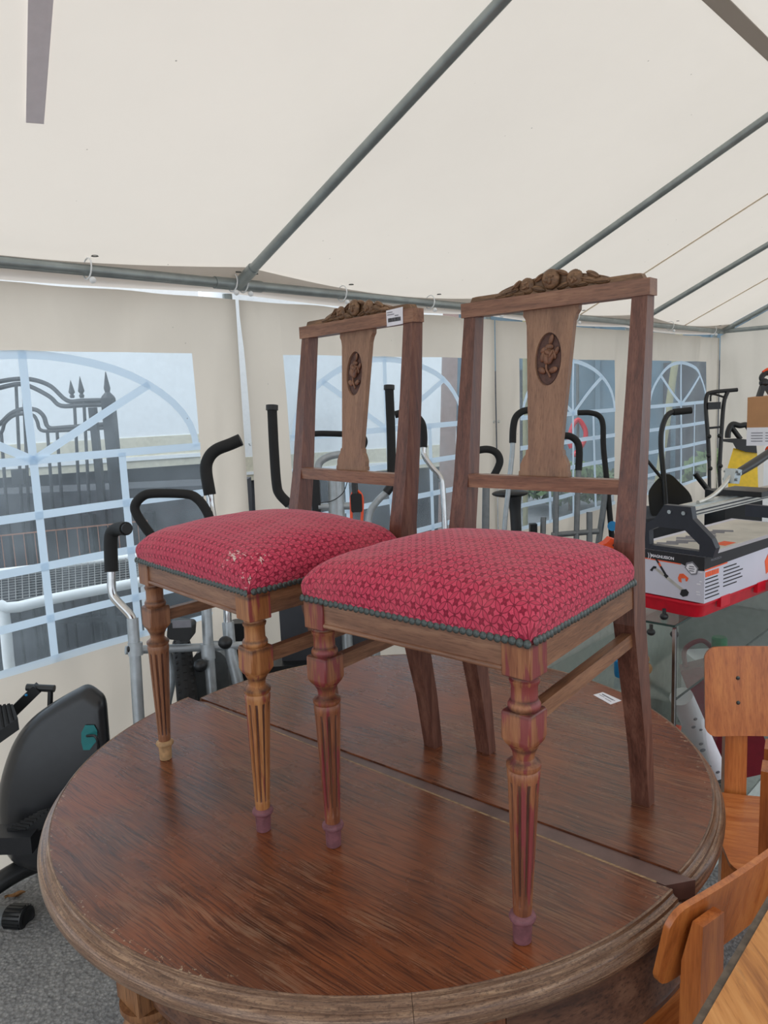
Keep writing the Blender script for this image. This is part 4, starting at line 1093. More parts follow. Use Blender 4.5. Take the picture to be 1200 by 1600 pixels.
# treadmill to the right of the chair post
m7, og, G = machine('treadmill', 'black treadmill with a bent handle against the fourth window', 4.6, (1040, 920))
tube('handle', [G(1080, 641), G(1055, 643), G(1042, 650), G(1034, 672), G(1033, 700), G(1037, 745), G(1040, 790), G(1042, 850)], .016, M_black, m7, 12)
tube('handle_grip', [G(1080, 641), G(1052, 644)], .021, M_foam, m7, 12, 1)
bm = bmesh.new(); hp = [(1013, 775), (1018, 760), (1032, 745), (1046, 741), (1060, 752), (1080, 775), (1078, 800), (1050, 812), (1020, 808)]
hp = smooth_outline(hp, 4)
a = [bm.verts.new(G(x, y, 0)) for x, y in hp]; b_ = [bm.verts.new(G(x, y, .3)) for x, y in hp]; bm.faces.new(a); bm.faces.new(b_[::-1])
for i in range(len(hp)): bm.faces.new((a[i], b_[i], b_[(i + 1) % len(hp)], a[(i + 1) % len(hp)]))
obj('motor_hood', bm, M_black, m7, bevel=.006, smooth=True)
tube('brace', [G(1010, 718), G(1036, 750)], .010, M_black, m7); tube('lever', [G(1086, 740), G(1108, 768)], .016, M_black, m7)
p = G(1040, 805); bm = bmesh.new(); add_box(bm, (p.x, p.y + .15, p.z / 2), (.3, .5, p.z)); obj('deck_body', bm, M_dark, m7, bevel=.02)
bm = bmesh.new(); add_tube(bm, [G(1051, 803, -.1), G(1051, 803, -.04)], .018, 12, 1); obj('knob', bm, M_blue, m7, smooth=True)
# mower handle
m8, og, G = machine('lawn_mower', 'folding black mower handle standing in the far tent corner', 5.3, (1128, 880))
tube('handle_tube', [G(1108, 720), G(1106, 680), G(1103, 640), G(1104, 620), G(1112, 613), G(1152, 609)], .014, M_black, m8, 10)
tube('handle_tube', [G(1124, 735), G(1127, 680), G(1131, 630), G(1137, 612)], .014, M_black, m8, 10)
tube('control_bar', [G(1110, 627), G(1113, 616), G(1136, 622)], .007, M_black, m8, 8)
tube('lower_tube', [G(1108, 720), G(1109, 800), G(1110, 860)], .012, M_black, m8); tube('lower_tube', [G(1124, 735), G(1126, 800), G(1128, 860)], .012, M_black, m8)
tube('cross_bar', [G(1106, 669), G(1126, 667)], .008, M_black, m8)
bm = bmesh.new(); add_box(bm, G(1114, 634), (.09, .05, .05)); obj('switch_box', bm, M_black, m8, bevel=.008)
for x, y in ((1108, 682), (1124, 681), (1107, 712), (1110, 732), (1126, 728)):
    bm = bmesh.new(); add_blob(bm, G(x, y, -.02), (.016, .016, .016), seg=8, rings=6); obj('knob', bm, M_black, m8, smooth='all')
p = G(1119, 860); bm = bmesh.new(); add_box(bm, (p.x, p.y, p.z / 2), (.34, .4, p.z)); obj('mower_deck', bm, M_dark, m8, bevel=.03)
# pressure washer
m9, og, G = machine('pressure_washer', 'yellow and black pressure washer behind the tile cutter', 4.05, (1163, 900))
bm = bmesh.new(); hp = [(1146, 700), (1183, 708), (1185, 770), (1138, 770), (1137, 730)]
a = [bm.verts.new(G(x, y, 0)) for x, y in hp]; b_ = [bm.verts.new(G(x, y, .22)) for x, y in hp]; bm.faces.new(a); bm.faces.new(b_[::-1])
for i in range(5): bm.faces.new((a[i], b_[i], b_[(i + 1) % 5], a[(i + 1) % 5]))
obj('yellow_body', bm, M_yel, m9, bevel=.02)
bm = bmesh.new(); hp = [(1129, 686), (1150, 685), (1181, 688), (1183, 708), (1165, 706), (1150, 701), (1145, 692), (1130, 690)]
a = [bm.verts.new(G(x, y, -.015)) for x, y in hp]; b_ = [bm.verts.new(G(x, y, .22)) for x, y in hp]; bm.faces.new(a); bm.faces.new(b_[::-1])
for i in range(8): bm.faces.new((a[i], b_[i], b_[(i + 1) % 8], a[(i + 1) % 8]))
obj('top_cap', bm, M_black, m9, bevel=.004)
tube('carry_handle', [G(1137, 684), G(1138, 674), G(1144, 663), G(1156, 665), G(1166, 664), G(1172, 672)], .015, M_black, m9, 10)
tube('spray_lance', [G(1142, 666), G(1157, 686)], .013, M_black, m9)
p = G(1162, 770); bm = bmesh.new(); add_box(bm, (p.x, p.y + .1, p.z / 2), (.22, .26, p.z)); obj('cart_body', bm, M_black, m9, bevel=.02)
# stack of cartons on the right edge
def crate(name, label, cat, x0, x1, y0, y1, Y, dep, mat, group=None):
    A = at(x0, y1, Y); B = at(x1, y1, Y); Tz = at(x0, y0, Y).z
    o = thing(name, label, cat, A, R_(-36), group); wdt = (B - A).length; h = Tz - A.z
    bm = bmesh.new(); add_box(bm, (wdt / 2, dep / 2, h / 2), (wdt, dep, h)); obj('carton', bm, mat, o, bevel=.002)
    bm = bmesh.new(); add_box(bm, (wdt / 2, dep / 2, h + .0006), (wdt * .98, .05, .001)); obj('packing_tape', bm, M_cream, o)
    return o, h
st3, h3 = crate('carton', 'tall pale carton standing under the white and brown boxes', 'box', 1185, 1330, 694, 1000, 3.3, .4, M_whitep, 'stack of cartons at the right edge')
b0 = at(1185, 1000, 3.3)
for ch in st3.children:
    pass
st3.location.z = 0; top_z = at(1185, 694, 3.3).z
me = [c_ for c_ in st3.children if c_.name.startswith('carton')][0].data
for v in me.vertices: v.co.z = top_z if v.co.z > h3 / 2 else 0
for c_ in st3.children:
    if c_.name.startswith('packing'):
        for v in c_.data.vertices: v.co.z += top_z - h3
def stack_box(name, label, x0, z0, h, wdt, dep, mat):
    A = at(x0, 700, 3.25); o = thing(name, label, 'box', (A.x, A.y, z0), R_(-34), 'stack of cartons at the right edge')
    bm = bmesh.new(); add_box(bm, (wdt / 2, dep / 2, h / 2), (wdt, dep, h)); obj('carton', bm, mat, o, bevel=.002); return o
hw_ = at(1165, 668, 3.25).z - top_z
wb = stack_box('carton', 'white box with printed lines under the brown cardboard box', 1166, top_z, hw_, .42, .36, M_white)
bm = bmesh.new()
for k_ in range(4):
    for j in range(6): add_box(bm, (.02 + j * .055 + .02, -.0006, hw_ * (.25 + .15 * k_)), (.045, .001, .0035))
obj('fine_print', bm, M_printg, wb)
cb = stack_box('cardboard_box', 'brown cardboard box on top of the stack at the right edge', 1166, top_z + hw_, at(1165, 621, 3.25).z - top_z - hw_, .42, .36, M_card)
zc = at(1165, 621, 3.25).z
ct = thing('hand_clamp', 'black and orange hand tool lying on the brown cardboard box', 'tool', Vector((at(1190, 621, 3.35).x, at(1190, 621, 3.35).y, zc)))
o0 = Vector(ct.location)
def Q(x, y): return at(x, y, 3.35) - o0
bm = bmesh.new(); add_bar(bm, Q(1186, 621), Q(1192, 603), .024, .02); add_bar(bm, Q(1208, 621), Q(1196, 603), .024, .02); add_blob(bm, Q(1194, 598), (.022, .018, .02)); obj('tool_leg', bm, M_black, ct)
tube('tool_arm', [Q(1194, 598), Q(1190, 590), Q(1197, 583), Q(1210, 584)], .012, M_black, ct, 8)
tube('trigger', [Q(1192, 582), Q(1200, 577), Q(1212, 578)], .007, M_orange, ct, 8)

# ------------------------------------------------------------------ glass display cabinet
ZC = .88; K = Vector((.765, 1.955, 0)); cu_ = Vector((math.cos(R_(46)), math.sin(R_(46)), 0)); cv_ = Vector((-cu_.y, cu_.x, 0))
cab = thing('display_cabinet', 'glass display cabinet full of odds and ends right of the round table', 'cabinet', K)
LU, LV = 1.05, .42
def cbx(u0, u1, v0, v1, z0, z1): return [cu_ * u + cv_ * v + Vector((0, 0, z)) for z in (z0, z1) for u, v in ((u0, v0), (u1, v0), (u1, v1), (u0, v1))]
def cpart(nm, *a, mat=M_glass, bev=0):
    bm = bmesh.new(); add_hex(bm, cbx(*a)); return obj(nm, bm, mat, cab, bevel=bev)
cpart('glass_top', 0, LU, 0, LV, ZC - .006, ZC); cpart('glass_pane', 0, LU, 0, .005, .12, ZC - .008); cpart('glass_pane', 0, .005, .008, LV, .12, ZC - .008)
cpart('glass_shelf', .01, LU, .01, LV - .01, .655, .661); 
for a in ((0, LU, -.0015, .0, ZC - .006, ZC), (-.0015, 0, 0, LV, ZC - .006, ZC), (.01, LU, .007, .009, .655, .661)): cpart('glass_edge', *a, mat=M_gedge)
cpart('corner_trim', -.004, .004, -.004, .004, .12, ZC - .01, mat=M_chrome); cpart('corner_trim', .004, .009, -.004, .001, .12, ZC - .01, mat=M_black)
cpart('base', 0, LU, 0, LV, 0, .12, mat=plain('cabinet_base_grey', (176, 182, 176), .5), bev=.004)
cpart('back_panel', 0, LU, LV, LV + .012, 0, ZC, mat=plain('cabinet_back', (186, 188, 180), .4), bev=.002)
cpart('side_panel', LU, LU + .012, 0, LV, 0, ZC, mat=plain('cabinet_side', (150, 156, 152), .4))
def clip(u, v, z):
    bm = bmesh.new(); c_ = cu_ * u + cv_ * v + Vector((0, 0, z)); add_blob(bm, c_, (.012, .012, .010)); add_box(bm, c_ + Vector((0, 0, .012)), (.008, .008, .02)); obj('corner_clip', bm, M_black, cab, smooth=True)
clip(.03, .012, ZC - .035); clip(.012, .07, ZC - .035); clip(.05, .05, ZC + .004)
# contents
def lean_cyl(nm, label, cat, a, b, r, mat, extra=True):
    a = Vector(a); b = Vector(b); t = thing(nm, label, cat, a); tube('body', [Vector((0, 0, 0)), b - a], r, mat, t, 20, 1); return t, a, b
def cw(u, v, z): return K + cu_ * u + cv_ * v + Vector((0, 0, z))
def to_cw(p):
    d_ = p - K; return (d_.dot(cu_), d_.dot(cv_), p.z)
TB0 = to_cw(at(1118, 1205, 2.37)); TB1 = to_cw(at(1064, 1088, 2.22))
t, a_, b_ = lean_cyl('cardboard_tube', 'white printed tube leaning inside the glass cabinet', 'tube', cw(*TB0), cw(*TB1), .034, M_white)
bm = bmesh.new(); dd = (b_ - a_).normalized(); vd = (CAM - a_).normalized(); vd = (vd - dd * vd.dot(dd)).normalized(); sd_ = dd.cross(vd)
for f, o_, s_ in ((.80, .01, .006), (.72, -.004, .007), (.66, .012, .005), (.5, -.005, .007), (.42, -.008, .009), (.2, -.01, .006), (.1, .005, .007)):
    c_ = (b_ - a_) * f + vd * .0335 + sd_ * o_; add_blob(bm, c_, (s_, .003, s_ * .8), Matrix((sd_, vd, dd)).transposed(), 10, 5)
obj('printed_marks', bm, M_printg, t)
rc_ = thing('tool_case', 'dark red tool case standing on end inside the glass cabinet', 'case', Vector((at(1135, 1150, 2.52).x, at(1135, 1150, 2.52).y, .121)))
bm = bmesh.new(); rot = Matrix.Rotation(-.35, 3, 'Y'); add_box(bm, (0, 0, .30), (.17, .07, .40), Matrix.Rotation(-.3, 3, 'Z') @ rot); obj('case_shell', bm, M_dred, rc_, bevel=.015)
tube('case_handle', [(-.13, .03, .47), (-.13, .03, .53), (-.08, .02, .56), (-.03, .02, .52)], .008, M_dred, rc_)
def odd(nm, label, cat, u, v, z, fn, mat):
    t = thing(nm, label, cat, cw(u, v, z)); bm = bmesh.new(); fn(bm); obj('body', bm, mat, t, smooth=True); return t
odd('cable_coil', 'black and red coiled cable on the cabinet floor', 'cable', .62, .10, .135, lambda bm: [add_tube(bm, [(.075 * math.cos(k_ * .5) * (1 - .02 * q_), .05 * math.sin(k_ * .5), .012 + .02 * q_ ) for k_ in range(14)], .008, 8, 2) for q_ in range(3)], M_black)
odd('screwdriver', 'blue handled screwdriver leaning across the white tube', 'tool', .30, .10, .36, lambda bm: [add_tube(bm, [(-.05, 0, -.03), (.05, .03, .05)], .008, 8, 1), add_tube(bm, [(.05, .03, .05), (.09, .042, .08)], .004, 8, 1)], M_blue)
odd('hand_tool', 'orange tool handle low behind the round table edge in the cabinet', 'tool', .10, .04, .45, lambda bm: add_tube(bm, [(0, 0, 0), (.02, .02, .09)], .011, 8, 1), M_orange)
odd('hand_tool', 'red tool handle beside the orange one in the cabinet', 'tool', .06, .11, .40, lambda bm: add_tube(bm, [(0, 0, 0), (.06, .02, .07)], .016, 8, 1), M_redp)
odd('small_bottle', 'small blue bottle on the cabinet shelf behind the glass', 'bottle', .10, .20, .661, lambda bm: add_lathe(bm, [(.02, 0), (.022, .01), (.022, .05), (.01, .06), (.01, .075)], 14), M_blue)
odd('figurine', 'small tan and red figurine on the cabinet shelf', 'ornament', .15, .15, .661, lambda bm: [add_blob(bm, (0, 0, .02), (.022, .018, .021)), add_blob(bm, (0, 0, .05), (.013, .013, .014))], M_card)
odd('hose_fitting', 'green cap on the cabinet shelf near the right edge', 'fitting', .50, .06, .661, lambda bm: add_lathe(bm, [(.022, 0), (.024, .004), (.024, .04), (.02, .044)], 16), plain('green_plastic', (0, 120, 70), .4))
odd('printed_carton', 'pale carton with a red picture inside the far end of the cabinet', 'box', .85, .20, .121, lambda bm: add_box(bm, (0, 0, .2), (.2, .12, .4)), M_white)
odd('metal_parts', 'heap of dark metal parts at the foot of the white tube', 'parts', .33, .05, .121, lambda bm: [add_blob(bm, (random.uniform(-.07, .07), random.uniform(-.03, .03), .02 + .05 * random.random()), (.02, .02, .016)) for _ in range(16)], M_dark)

# red open case on the cabinet
rcase = thing('red_case', 'open red plastic tool case lying on the glass cabinet top', 'case', (.846, 1.985, ZC + .001), R_(38))
bm = bmesh.new()
def shell(bm, L, W_, H_, t, base_t=.004):
    def ring(x0, x1, y0, y1, z, r=.03):
        return [bm.verts.new((x, y, z)) for x, y in rounded(x0, x1, y0, y1, r, 4)]
    R0 = ring(.012, L - .012, .012, W_ - .012, 0); R1 = ring(0, L, 0, W_, H_); R1b = ring(-.006, L + .006, -.006, W_ + .006, H_); R1c = ring(-.006, L + .006, -.006, W_ + .006, H_ + .006)
    R2 = ring(t, L - t, t, W_ - t, H_ + .006); R3 = ring(.012 + t, L - .012 - t, .012 + t, W_ - .012 - t, base_t)
    Rs = [R0, R1, R1b, R1c, R2, R3]
    for p, q_ in zip(Rs, Rs[1:]):
        for m in range(len(p)): bm.faces.new((p[m], p[(m + 1) % len(p)], q_[(m + 1) % len(p)], q_[m]))
    bm.faces.new(R0[::-1]); bm.faces.new(R3)
shell(bm, .56, .34, .040, .004); obj('case_tray', bm, M_redp, rcase, smooth=True)
bm = bmesh.new()
for x, y, sx, sy in ((.02, .10, .004, .16), (.06, .11, .08, .004), (.06, .18, .004, .14), (.10, .22, .08, .004), (.05, .26, .07, .004), (.3, .02, .2, .004)): add_box(bm, (x + .01, y, .022), (sx, sy, .034))
obj('compartment_wall', bm, M_redp, rcase)
bm = bmesh.new(); add_box(bm, (.11, -.008, .036), (.05, .012, .03)); obj('latch', bm, M_redp, rcase, bevel=.002)
bm = bmesh.new(); add_box(bm, (.32, -.008, .036), (.05, .012, .03)); obj('latch', bm, M_redp, rcase, bevel=.002)

# tile cutter carton
bxr = R_(38); bz = ZC + .050; BH = .128; BL, BW = .62, .245
box = thing('tile_cutter_box', 'silver and black printed tile cutter carton on the red case', 'box', (.852, 1.975, bz), bxr)
bm = bmesh.new(); add_box(bm, (BL / 2, BW / 2, BH / 2), (BL, BW, BH)); obj('carton', bm, M_boxgrey, box, bevel=.0015)
# front (left) face is x=0 plane, seen as running away to the left: +y ; side face is y=0 plane running +x
def facequad(bm, face, pts, e0=.0003, e1=.0009):
    P = []
    for e in (e0, e1):
        for a, z in pts: P.append(Vector((-e, min(a * .76, BW), z)) if face == 'L' else Vector((a, -e, z)))
    n = len(pts); a_ = [bm.verts.new(p) for p in P[:n]]; b_ = [bm.verts.new(p) for p in P[n:]]
    bm.faces.new(a_); bm.faces.new(b_[::-1])
    for i in range(n): bm.faces.new((a_[i], b_[i], b_[(i + 1) % n], a_[(i + 1) % n]))
def fp(nm, face, polys, mat, e0=.0003, e1=.0009):
    bm = bmesh.new()
    for p in polys: facequad(bm, face, p, e0, e1)
    return obj(nm, bm, mat, box)
def rect(a, b, c_, d): return [(a, b), (c_, b), (c_, d), (a, d)]
fp('black_band', 'L', [[(0, .090), (.04, .088), (.09, .101), (BW / .76, .104), (BW / .76, BH), (0, BH)]], M_print)
fp('orange_line', 'L', [[(.09, .098), (BW / .76, .101), (BW / .76, .104), (.09, .101)]], M_printo)
fp('black_band', 'R', [[(0, .094), (BL, .104), (BL, BH), (0, BH)]], M_print)
fp('orange_line', 'R', [[(0, .090), (.12, .092), (.12, .0955), (0, .094)]], M_printo)
ML = Matrix.Translation((-.0010, .160, .108)) @ Matrix(((0, 0, -1, 0), (-1, 0, 0, 0), (0, 1, 0, 0), (0, 0, 0, 1)))
text('MAGNUSSON', .0115, ML, M_white, box, bold=True)
MLb = Matrix.Translation((-.0010, .171, .105)) @ Matrix(((0, 0, -1, 0), (-1, 0, 0, 0), (0, 1, 0, 0), (0, 0, 0, 1)))
text('))', .020, MLb, M_white, box, name='emblem')
MR = Matrix.Translation((.030, -.0010, .112)) @ Matrix(((1, 0, 0, 0), (0, 0, -1, 0), (0, 1, 0, 0), (0, 0, 0, 1)))
text('MAGNUSSON', .009, MR, M_printg, box)
# picture of the cutter
fp('picture_rail', 'L', [[(.196, .074), (.190, .080), (.072, .028), (.078, .020)]], M_alu, .0003, .0011)
for pf_ in [[(.215, .068), (.200, .082), (.188, .082), (.188, .076), (.200, .074), (.205, .066)], [(.092, .014), (.086, .028), (.068, .032), (.058, .024), (.062, .014), (.08, .008)], [(.158, .060), (.150, .066), (.138, .060), (.146, .052)]]: fp('picture_foot', 'L', [pf_], M_print, .0003, .0014)
fp('picture_handle', 'L', [[(.196, .106), (.190, .108), (.148, .066), (.154, .062)]], M_print, .0003, .0016)
fp('picture_grip', 'L', [[(.180, .092), (.175, .095), (.168, .086), (.173, .083)], [(.100, .060), (.094, .072), (.080, .074), (.060, .064), (.064, .054), (.070, .054), (.071, .062), (.088, .060), (.086, .048), (.096, .050)]], M_printo, .0003, .0018)
fp('shield_emblem', 'L', [[(.074, .092), (.068, .106), (.045, .112), (.022, .096), (.028, .078), (.048, .074)]], M_printg, .0003, .0019)
fp('shield_face', 'L', [[(.069, .092), (.064, .102), (.045, .107), (.027, .094), (.032, .081), (.048, .078)]], M_white, .0003, .0023)
fp('shield_mark', 'L', [rect(.038, .084, .056, .087), rect(.036, .090, .058, .093), rect(.038, .096, .056, .099)], M_printg, .0003, .0026)
fp('print_dash', 'L', [rect(.010, .058, .018, .061), rect(.014, .050, .028, .053), rect(.016, .028, .030, .031), rect(.014, .021, .028, .024), rect(.008, .084, .024, .087)], M_white, .0003, .001)
rr_ = random.Random(5)
fp('heading', 'R', [rect(.004 + .012 * k_, .072, .014 + .012 * k_, .086) for k_ in range(6)], M_printo)
fp('text_line', 'R', [rect(.004, .064 - .0105 * k_, .05 + .03 * rr_.random(), .0672 - .0105 * k_) for k_ in range(6)] + [rect(.10, .080 - .0105 * k_, .17 + .04 * rr_.random(), .0832 - .0105 * k_) for k_ in range(6)], M_print)
fp('picture_dark', 'R', [[(.35, .02), (.41, .035), (.40, .075), (.37, .09), (.34, .06)]], M_printo)
# top print
bm = bmesh.new(); add_box(bm, (BL / 2, BW / 2, BH + .0006), (BL - .03, BW - .045, .0008)); obj('top_print', bm, plain('faded_print', (204, 199, 188), .6, var=.1, scale=14), box)
bm = bmesh.new(); add_box(bm, (.20, .05, BH + .0014), (.06, .035, .0006)); obj('orange_stamp', bm, M_printo, box)
bm = bmesh.new()
for k_ in range(9): add_box(bm, (.10 + .035 * k_, .17 - .01 * (k_ % 3), BH + .0014), (.03, .06, .0005), Matrix.Rotation(.5, 3, 'Z'))
obj('grey_picture', bm, M_printg, box)
# tile cutter
zt = bz + BH + .002
tcut = thing('tile_cutter', 'tile cutter with aluminium rail and black end handle on its carton', 'tool', (.852, 1.975, zt), bxr)
HX = .022
fo = [(-.022, 0), (.190, 0), (.200, .030), (.198, .062), (.150, .088), (.122, .130), (.042, .130), (.036, .098), (-.018, .050), (-.030, .026)]
fi = [(.016, .012), (.166, .012), (.168, .052), (.140, .066), (.060, .066), (.016, .030)]
bm = bmesh.new()
def lay(x): return [bm.verts.new((x, y, z)) for y, z in fo], [bm.verts.new((x, y, z)) for y, z in fi]
o1, i1 = lay(0); o2, i2 = lay(HX)
for oo, ii in ((o1, i1), (o2, i2)):
    es = [bm.edges.new((oo[i], oo[(i + 1) % len(oo)])) for i in range(len(oo))] + [bm.edges.new((ii[i], ii[(i + 1) % len(ii)])) for i in range(len(ii))]
    bmesh.ops.triangle_fill(bm, edges=es, use_beauty=True)
for p, q_ in ((o1, o2), (i1, i2)):
    for i in range(len(p)): bm.faces.new((p[i], q_[i], q_[(i + 1) % len(p)], p[(i + 1) % len(p)]))
obj('end_handle', bm, M_cutter, tcut)
for y in (.062, .104):
    bm = bmesh.new(); add_tube(bm, [(-.004, y, .112), (.002, y, .112)], .006, 6, 1); obj('bolt', bm, M_steelb, tcut, smooth=True)
rshift = thing('x', '', '')
bm = bmesh.new(); add_box(bm, (.36, .114, .076), (.68, .070, .022)); obj('rail', bm, M_alu, rshift, bevel=.002)
bm = bmesh.new()
for y in (.0788, .1492): add_box(bm, (.36, y, .079), (.68, .001, .004)); add_box(bm, (.36, y, .070), (.68, .001, .003))
add_box(bm, (.36, .114, .0873), (.68, .012, .0006)); obj('rail_groove', bm, M_dark, rshift)
bm = bmesh.new(); add_box(bm, (.20, .112, .0885), (.36, .030, .003)); obj('slider_plate', bm, M_steelb, rshift)
bm = bmesh.new(); add_box(bm, (.34, .09, .098), (.10, .13, .016)); obj('carriage', bm, M_black, rshift, bevel=.004)
bm = bmesh.new()
add_tube(bm, [(.10, .112, .092), (.17, .112, .100), (.24, .112, .125), (.29, .112, .158)], .006, 8, 4); obj('breaker_arm', bm, M_alu, rshift, smooth=True)
bm = bmesh.new(); add_prism(bm, [(.265, .13), (.30, .125), (.315, .165), (.28, .172)], .096, .128); 
for x, z in ((.28, .14), (.298, .155), (.285, .163)): add_tube(bm, [(x, .090, z), (x, .134, z)], .005, 6, 1)
obj('pivot_bracket', bm, M_steelb, rshift)
tube('lever', [(.30, .112, .15), (.42, .112, .175), (.56, .112, .21)], [.012, .014, .013], M_black, rshift, 10, 2)
tube('lever_grip', [(.53, .112, .203), (.74, .112, .25)], .020, M_orange, rshift, 12, 2)
bm = bmesh.new(); add_box(bm, (.69, .114, .02), (.02, .23, .04)); add_box(bm, (.69, .09, .072), (.02, .08, .075)); obj('far_foot', bm, M_cutter, rshift)
for c_ in list(rshift.children):
    c_.parent = tcut; c_.location = c_.location + Vector((0, -.034, .036)) if 'foot' not in c_.name else c_.location
bpy.data.objects.remove(rshift)
# orange tools
ot = thing('orange_spirit_level', 'orange tool lying past the red case under the carton edge', 'tool', (1.19, 2.17, ZC + .001), R_(44))
bm = bmesh.new(); add_box(bm, (.13, .0, .026), (.34, .05, .05)); obj('body', bm, M_orange, ot, bevel=.008); bm = bmesh.new(); add_box(bm, (.13, -.0262, .03), (.06, .002, .016)); obj('vial_window', bm, M_black, ot)
# orange gun on a low bench, seen between seat and post
pp = at(945, 852, 3.42)
bn = thing('workbench', 'low grey bench behind the nearer chair carrying an orange tool', 'bench', (pp.x, pp.y, 0))
zb_ = at(945, 862, 3.42).z
bm = bmesh.new(); add_box(bm, (.04, .03, zb_ - .012), (.26, .14, .024)); obj('bench_top', bm, M_grey, bn, bevel=.003)
for sx in (-.07, .15):
    for sy in (-.02, .08): bm = bmesh.new(); add_box(bm, (sx, sy, (zb_ - .024) / 2), (.03, .03, zb_ - .024)); obj('leg', bm, M_grey, bn)
og_ = thing('orange_power_tool', 'orange power tool behind the seat corner of the nearer chair', 'tool', (pp.x, pp.y, zb_))
bm = bmesh.new(); add_prism(bm, [(-.045, 0), (.10, 0), (.10, .035), (.06, .05), (.02, .065), (.0, .045), (-.04, .025)], -.03, .03); obj('body', bm, M_orange, og_, bevel=.006)
tube('hose', [(.03, -.03, .03), (.05, -.04, .055), (.09, -.03, .06)], .006, M_black, og_)

# ------------------------------------------------------------------ plywood school chairs
def ply_sheet(name, hw, hh, curve, th, mat, parent, M, r=.035, sag=.0):
    # sheet in local x (width), z (height), bowed along y
    bm = bmesh.new(); out = rounded(-hw, hw, -hh, hh, r, 6)
    nx = 24; nz = 10
    def bow(x, z): return -curve * (1 - (x / hw) ** 2) + sag * (z / hh) ** 2
    xs = [hw * math.sin(PI / 2 * (-1 + 2 * i / nx)) for i in range(nx + 1)]
    def zlim(x):
        d = abs(x) - (hw - r)
        return hh if d <= 0 else hh - r + math.sqrt(max(0, r * r - d * d))
    g = {}
    for side in (0, 1):
        for i, x in enumerate(xs):
            if abs(x) == hw: x = math.copysign(hw - .0006, x)
            zl = zlim(x)
            for j in range(nz + 1):
                z = -zl + 2 * zl * j / nz; g[side, i, j] = bm.verts.new(M @ Vector((x, bow(x, z) + (th if side else 0), z)))
    for i in range(nx):
        for j in range(nz):
            bm.faces.new((g[0, i, j], g[0, i + 1, j], g[0, i + 1, j + 1], g[0, i, j + 1])); bm.faces.new((g[1, i, j], g[1, i, j + 1], g[1, i + 1, j + 1], g[1, i + 1, j]))
    for i in range(nx):
        for j in (0, nz): bm.faces.new((g[0, i, j], g[1, i, j], g[1, i + 1, j], g[0, i + 1, j]))
    for j in range(nz):
        for i in (0, nx): bm.faces.new((g[0, i, j], g[0, i, j + 1], g[1, i, j + 1], g[1, i, j]))
    return obj(name, bm, mat, parent, smooth=True)
def school_chair(label, loc, rot, hw=.185, zt=.86, hh=.11, seat_z=.43, px=.105, curve=.035, tilt=.14):
    # local: sitter faces -y; backrest at y=0
    r = thing('school_chair', label, 'chair', (loc[0], loc[1], 0), rot, 'orange plywood school chairs beside the table')
    zc_ = zt - hh
    back = ply_sheet('backrest', hw, hh, -curve, .009, W_school, r, Matrix.Translation((0, 0, zc_)) @ Matrix.Rotation(-tilt, 4, 'X'), .032)
    for sx in (-px, px):
        yb_ = .012 + curve * (1 - (sx / hw) ** 2)
        bm = bmesh.new()
        A_ = [Vector((sx, yb_ + .02, .02)), Vector((sx, yb_ - .012, seat_z - .02)), Vector((sx, yb_ + .002 - hh * .4 * tilt, zc_ - hh * .4)), Vector((sx, yb_ + .62 * hh * tilt + .003, zc_ + hh * .62))]
        th_ = [(.052, .030), (.055, .040), (.055, .030), (.050, .016)]
        prev = None
        for p, (wx, wy) in zip([Vector((sx, yb_ + .02, 0))] + A_, [(.050, .026)] + th_):
            ring = [bm.verts.new(p + Vector((dx * wx / 2, dy, 0))) for dx, dy in ((-1, 0), (1, 0), (1, wy), (-1, wy))]
            if prev:
                for k_ in range(4): bm.faces.new((prev[k_], prev[(k_ + 1) % 4], ring[(k_ + 1) % 4], ring[k_]))
            else: bm.faces.new(ring)
            prev = ring
        bm.faces.new(prev[::-1]); obj('rear_leg', bm, W_school, r, bevel=.004)
        bm = bmesh.new(); add_bar(bm, (sx * 1.2, -.36, 0), (sx * 1.2, -.33, seat_z - .02), .03, .03, (0, 1, 0)); obj('front_leg', bm, W_school, r, bevel=.004)
        bm = bmesh.new(); add_box(bm, (sx * 1.1, -.16, seat_z - .032), (.024, .36, .03)); obj('side_rail', bm, W_school, r, bevel=.003)
        for dz in (.035, -.030):
            bm = bmesh.new()
            Mx = Matrix.Translation((0, 0, zc_)) @ Matrix.Rotation(-tilt, 4, 'X')
            c_ = Mx @ Vector((sx, curve * (1 - (sx / hw) ** 2) - .001, dz)); add_blob(bm, c_, (.0055, .002, .0055)); obj('screw', bm, M_brass, back, smooth='all')
    ply_sheet('seat', .19, .185, .012, .010, W_schoolx, r, Matrix.Translation((0, -.17, seat_z - .002)) @ Matrix.Rotation(PI / 2, 4, 'X'), .05)
    return r
# behind the table on the right, facing the viewer
school_chair('plywood school chair facing the camera, its backrest and seat right of the round table', (1.0, 1.845), R_(-12), hw=.185, zt=.835, hh=.118, seat_z=.43, px=.098)
school_chair('plywood school chair seen from behind, its backrest against the table edge at lower right', (.512, 1.052), R_(180 + 34.5), hw=.195, zt=.812, hh=.067, seat_z=.41, px=.132, curve=.008, tilt=.2)
sc3 = school_chair('plywood school chair mostly cut off by the right edge, between the other two', (.780, 1.350), R_(60), hw=.15, zt=.83, hh=.09, px=.05)
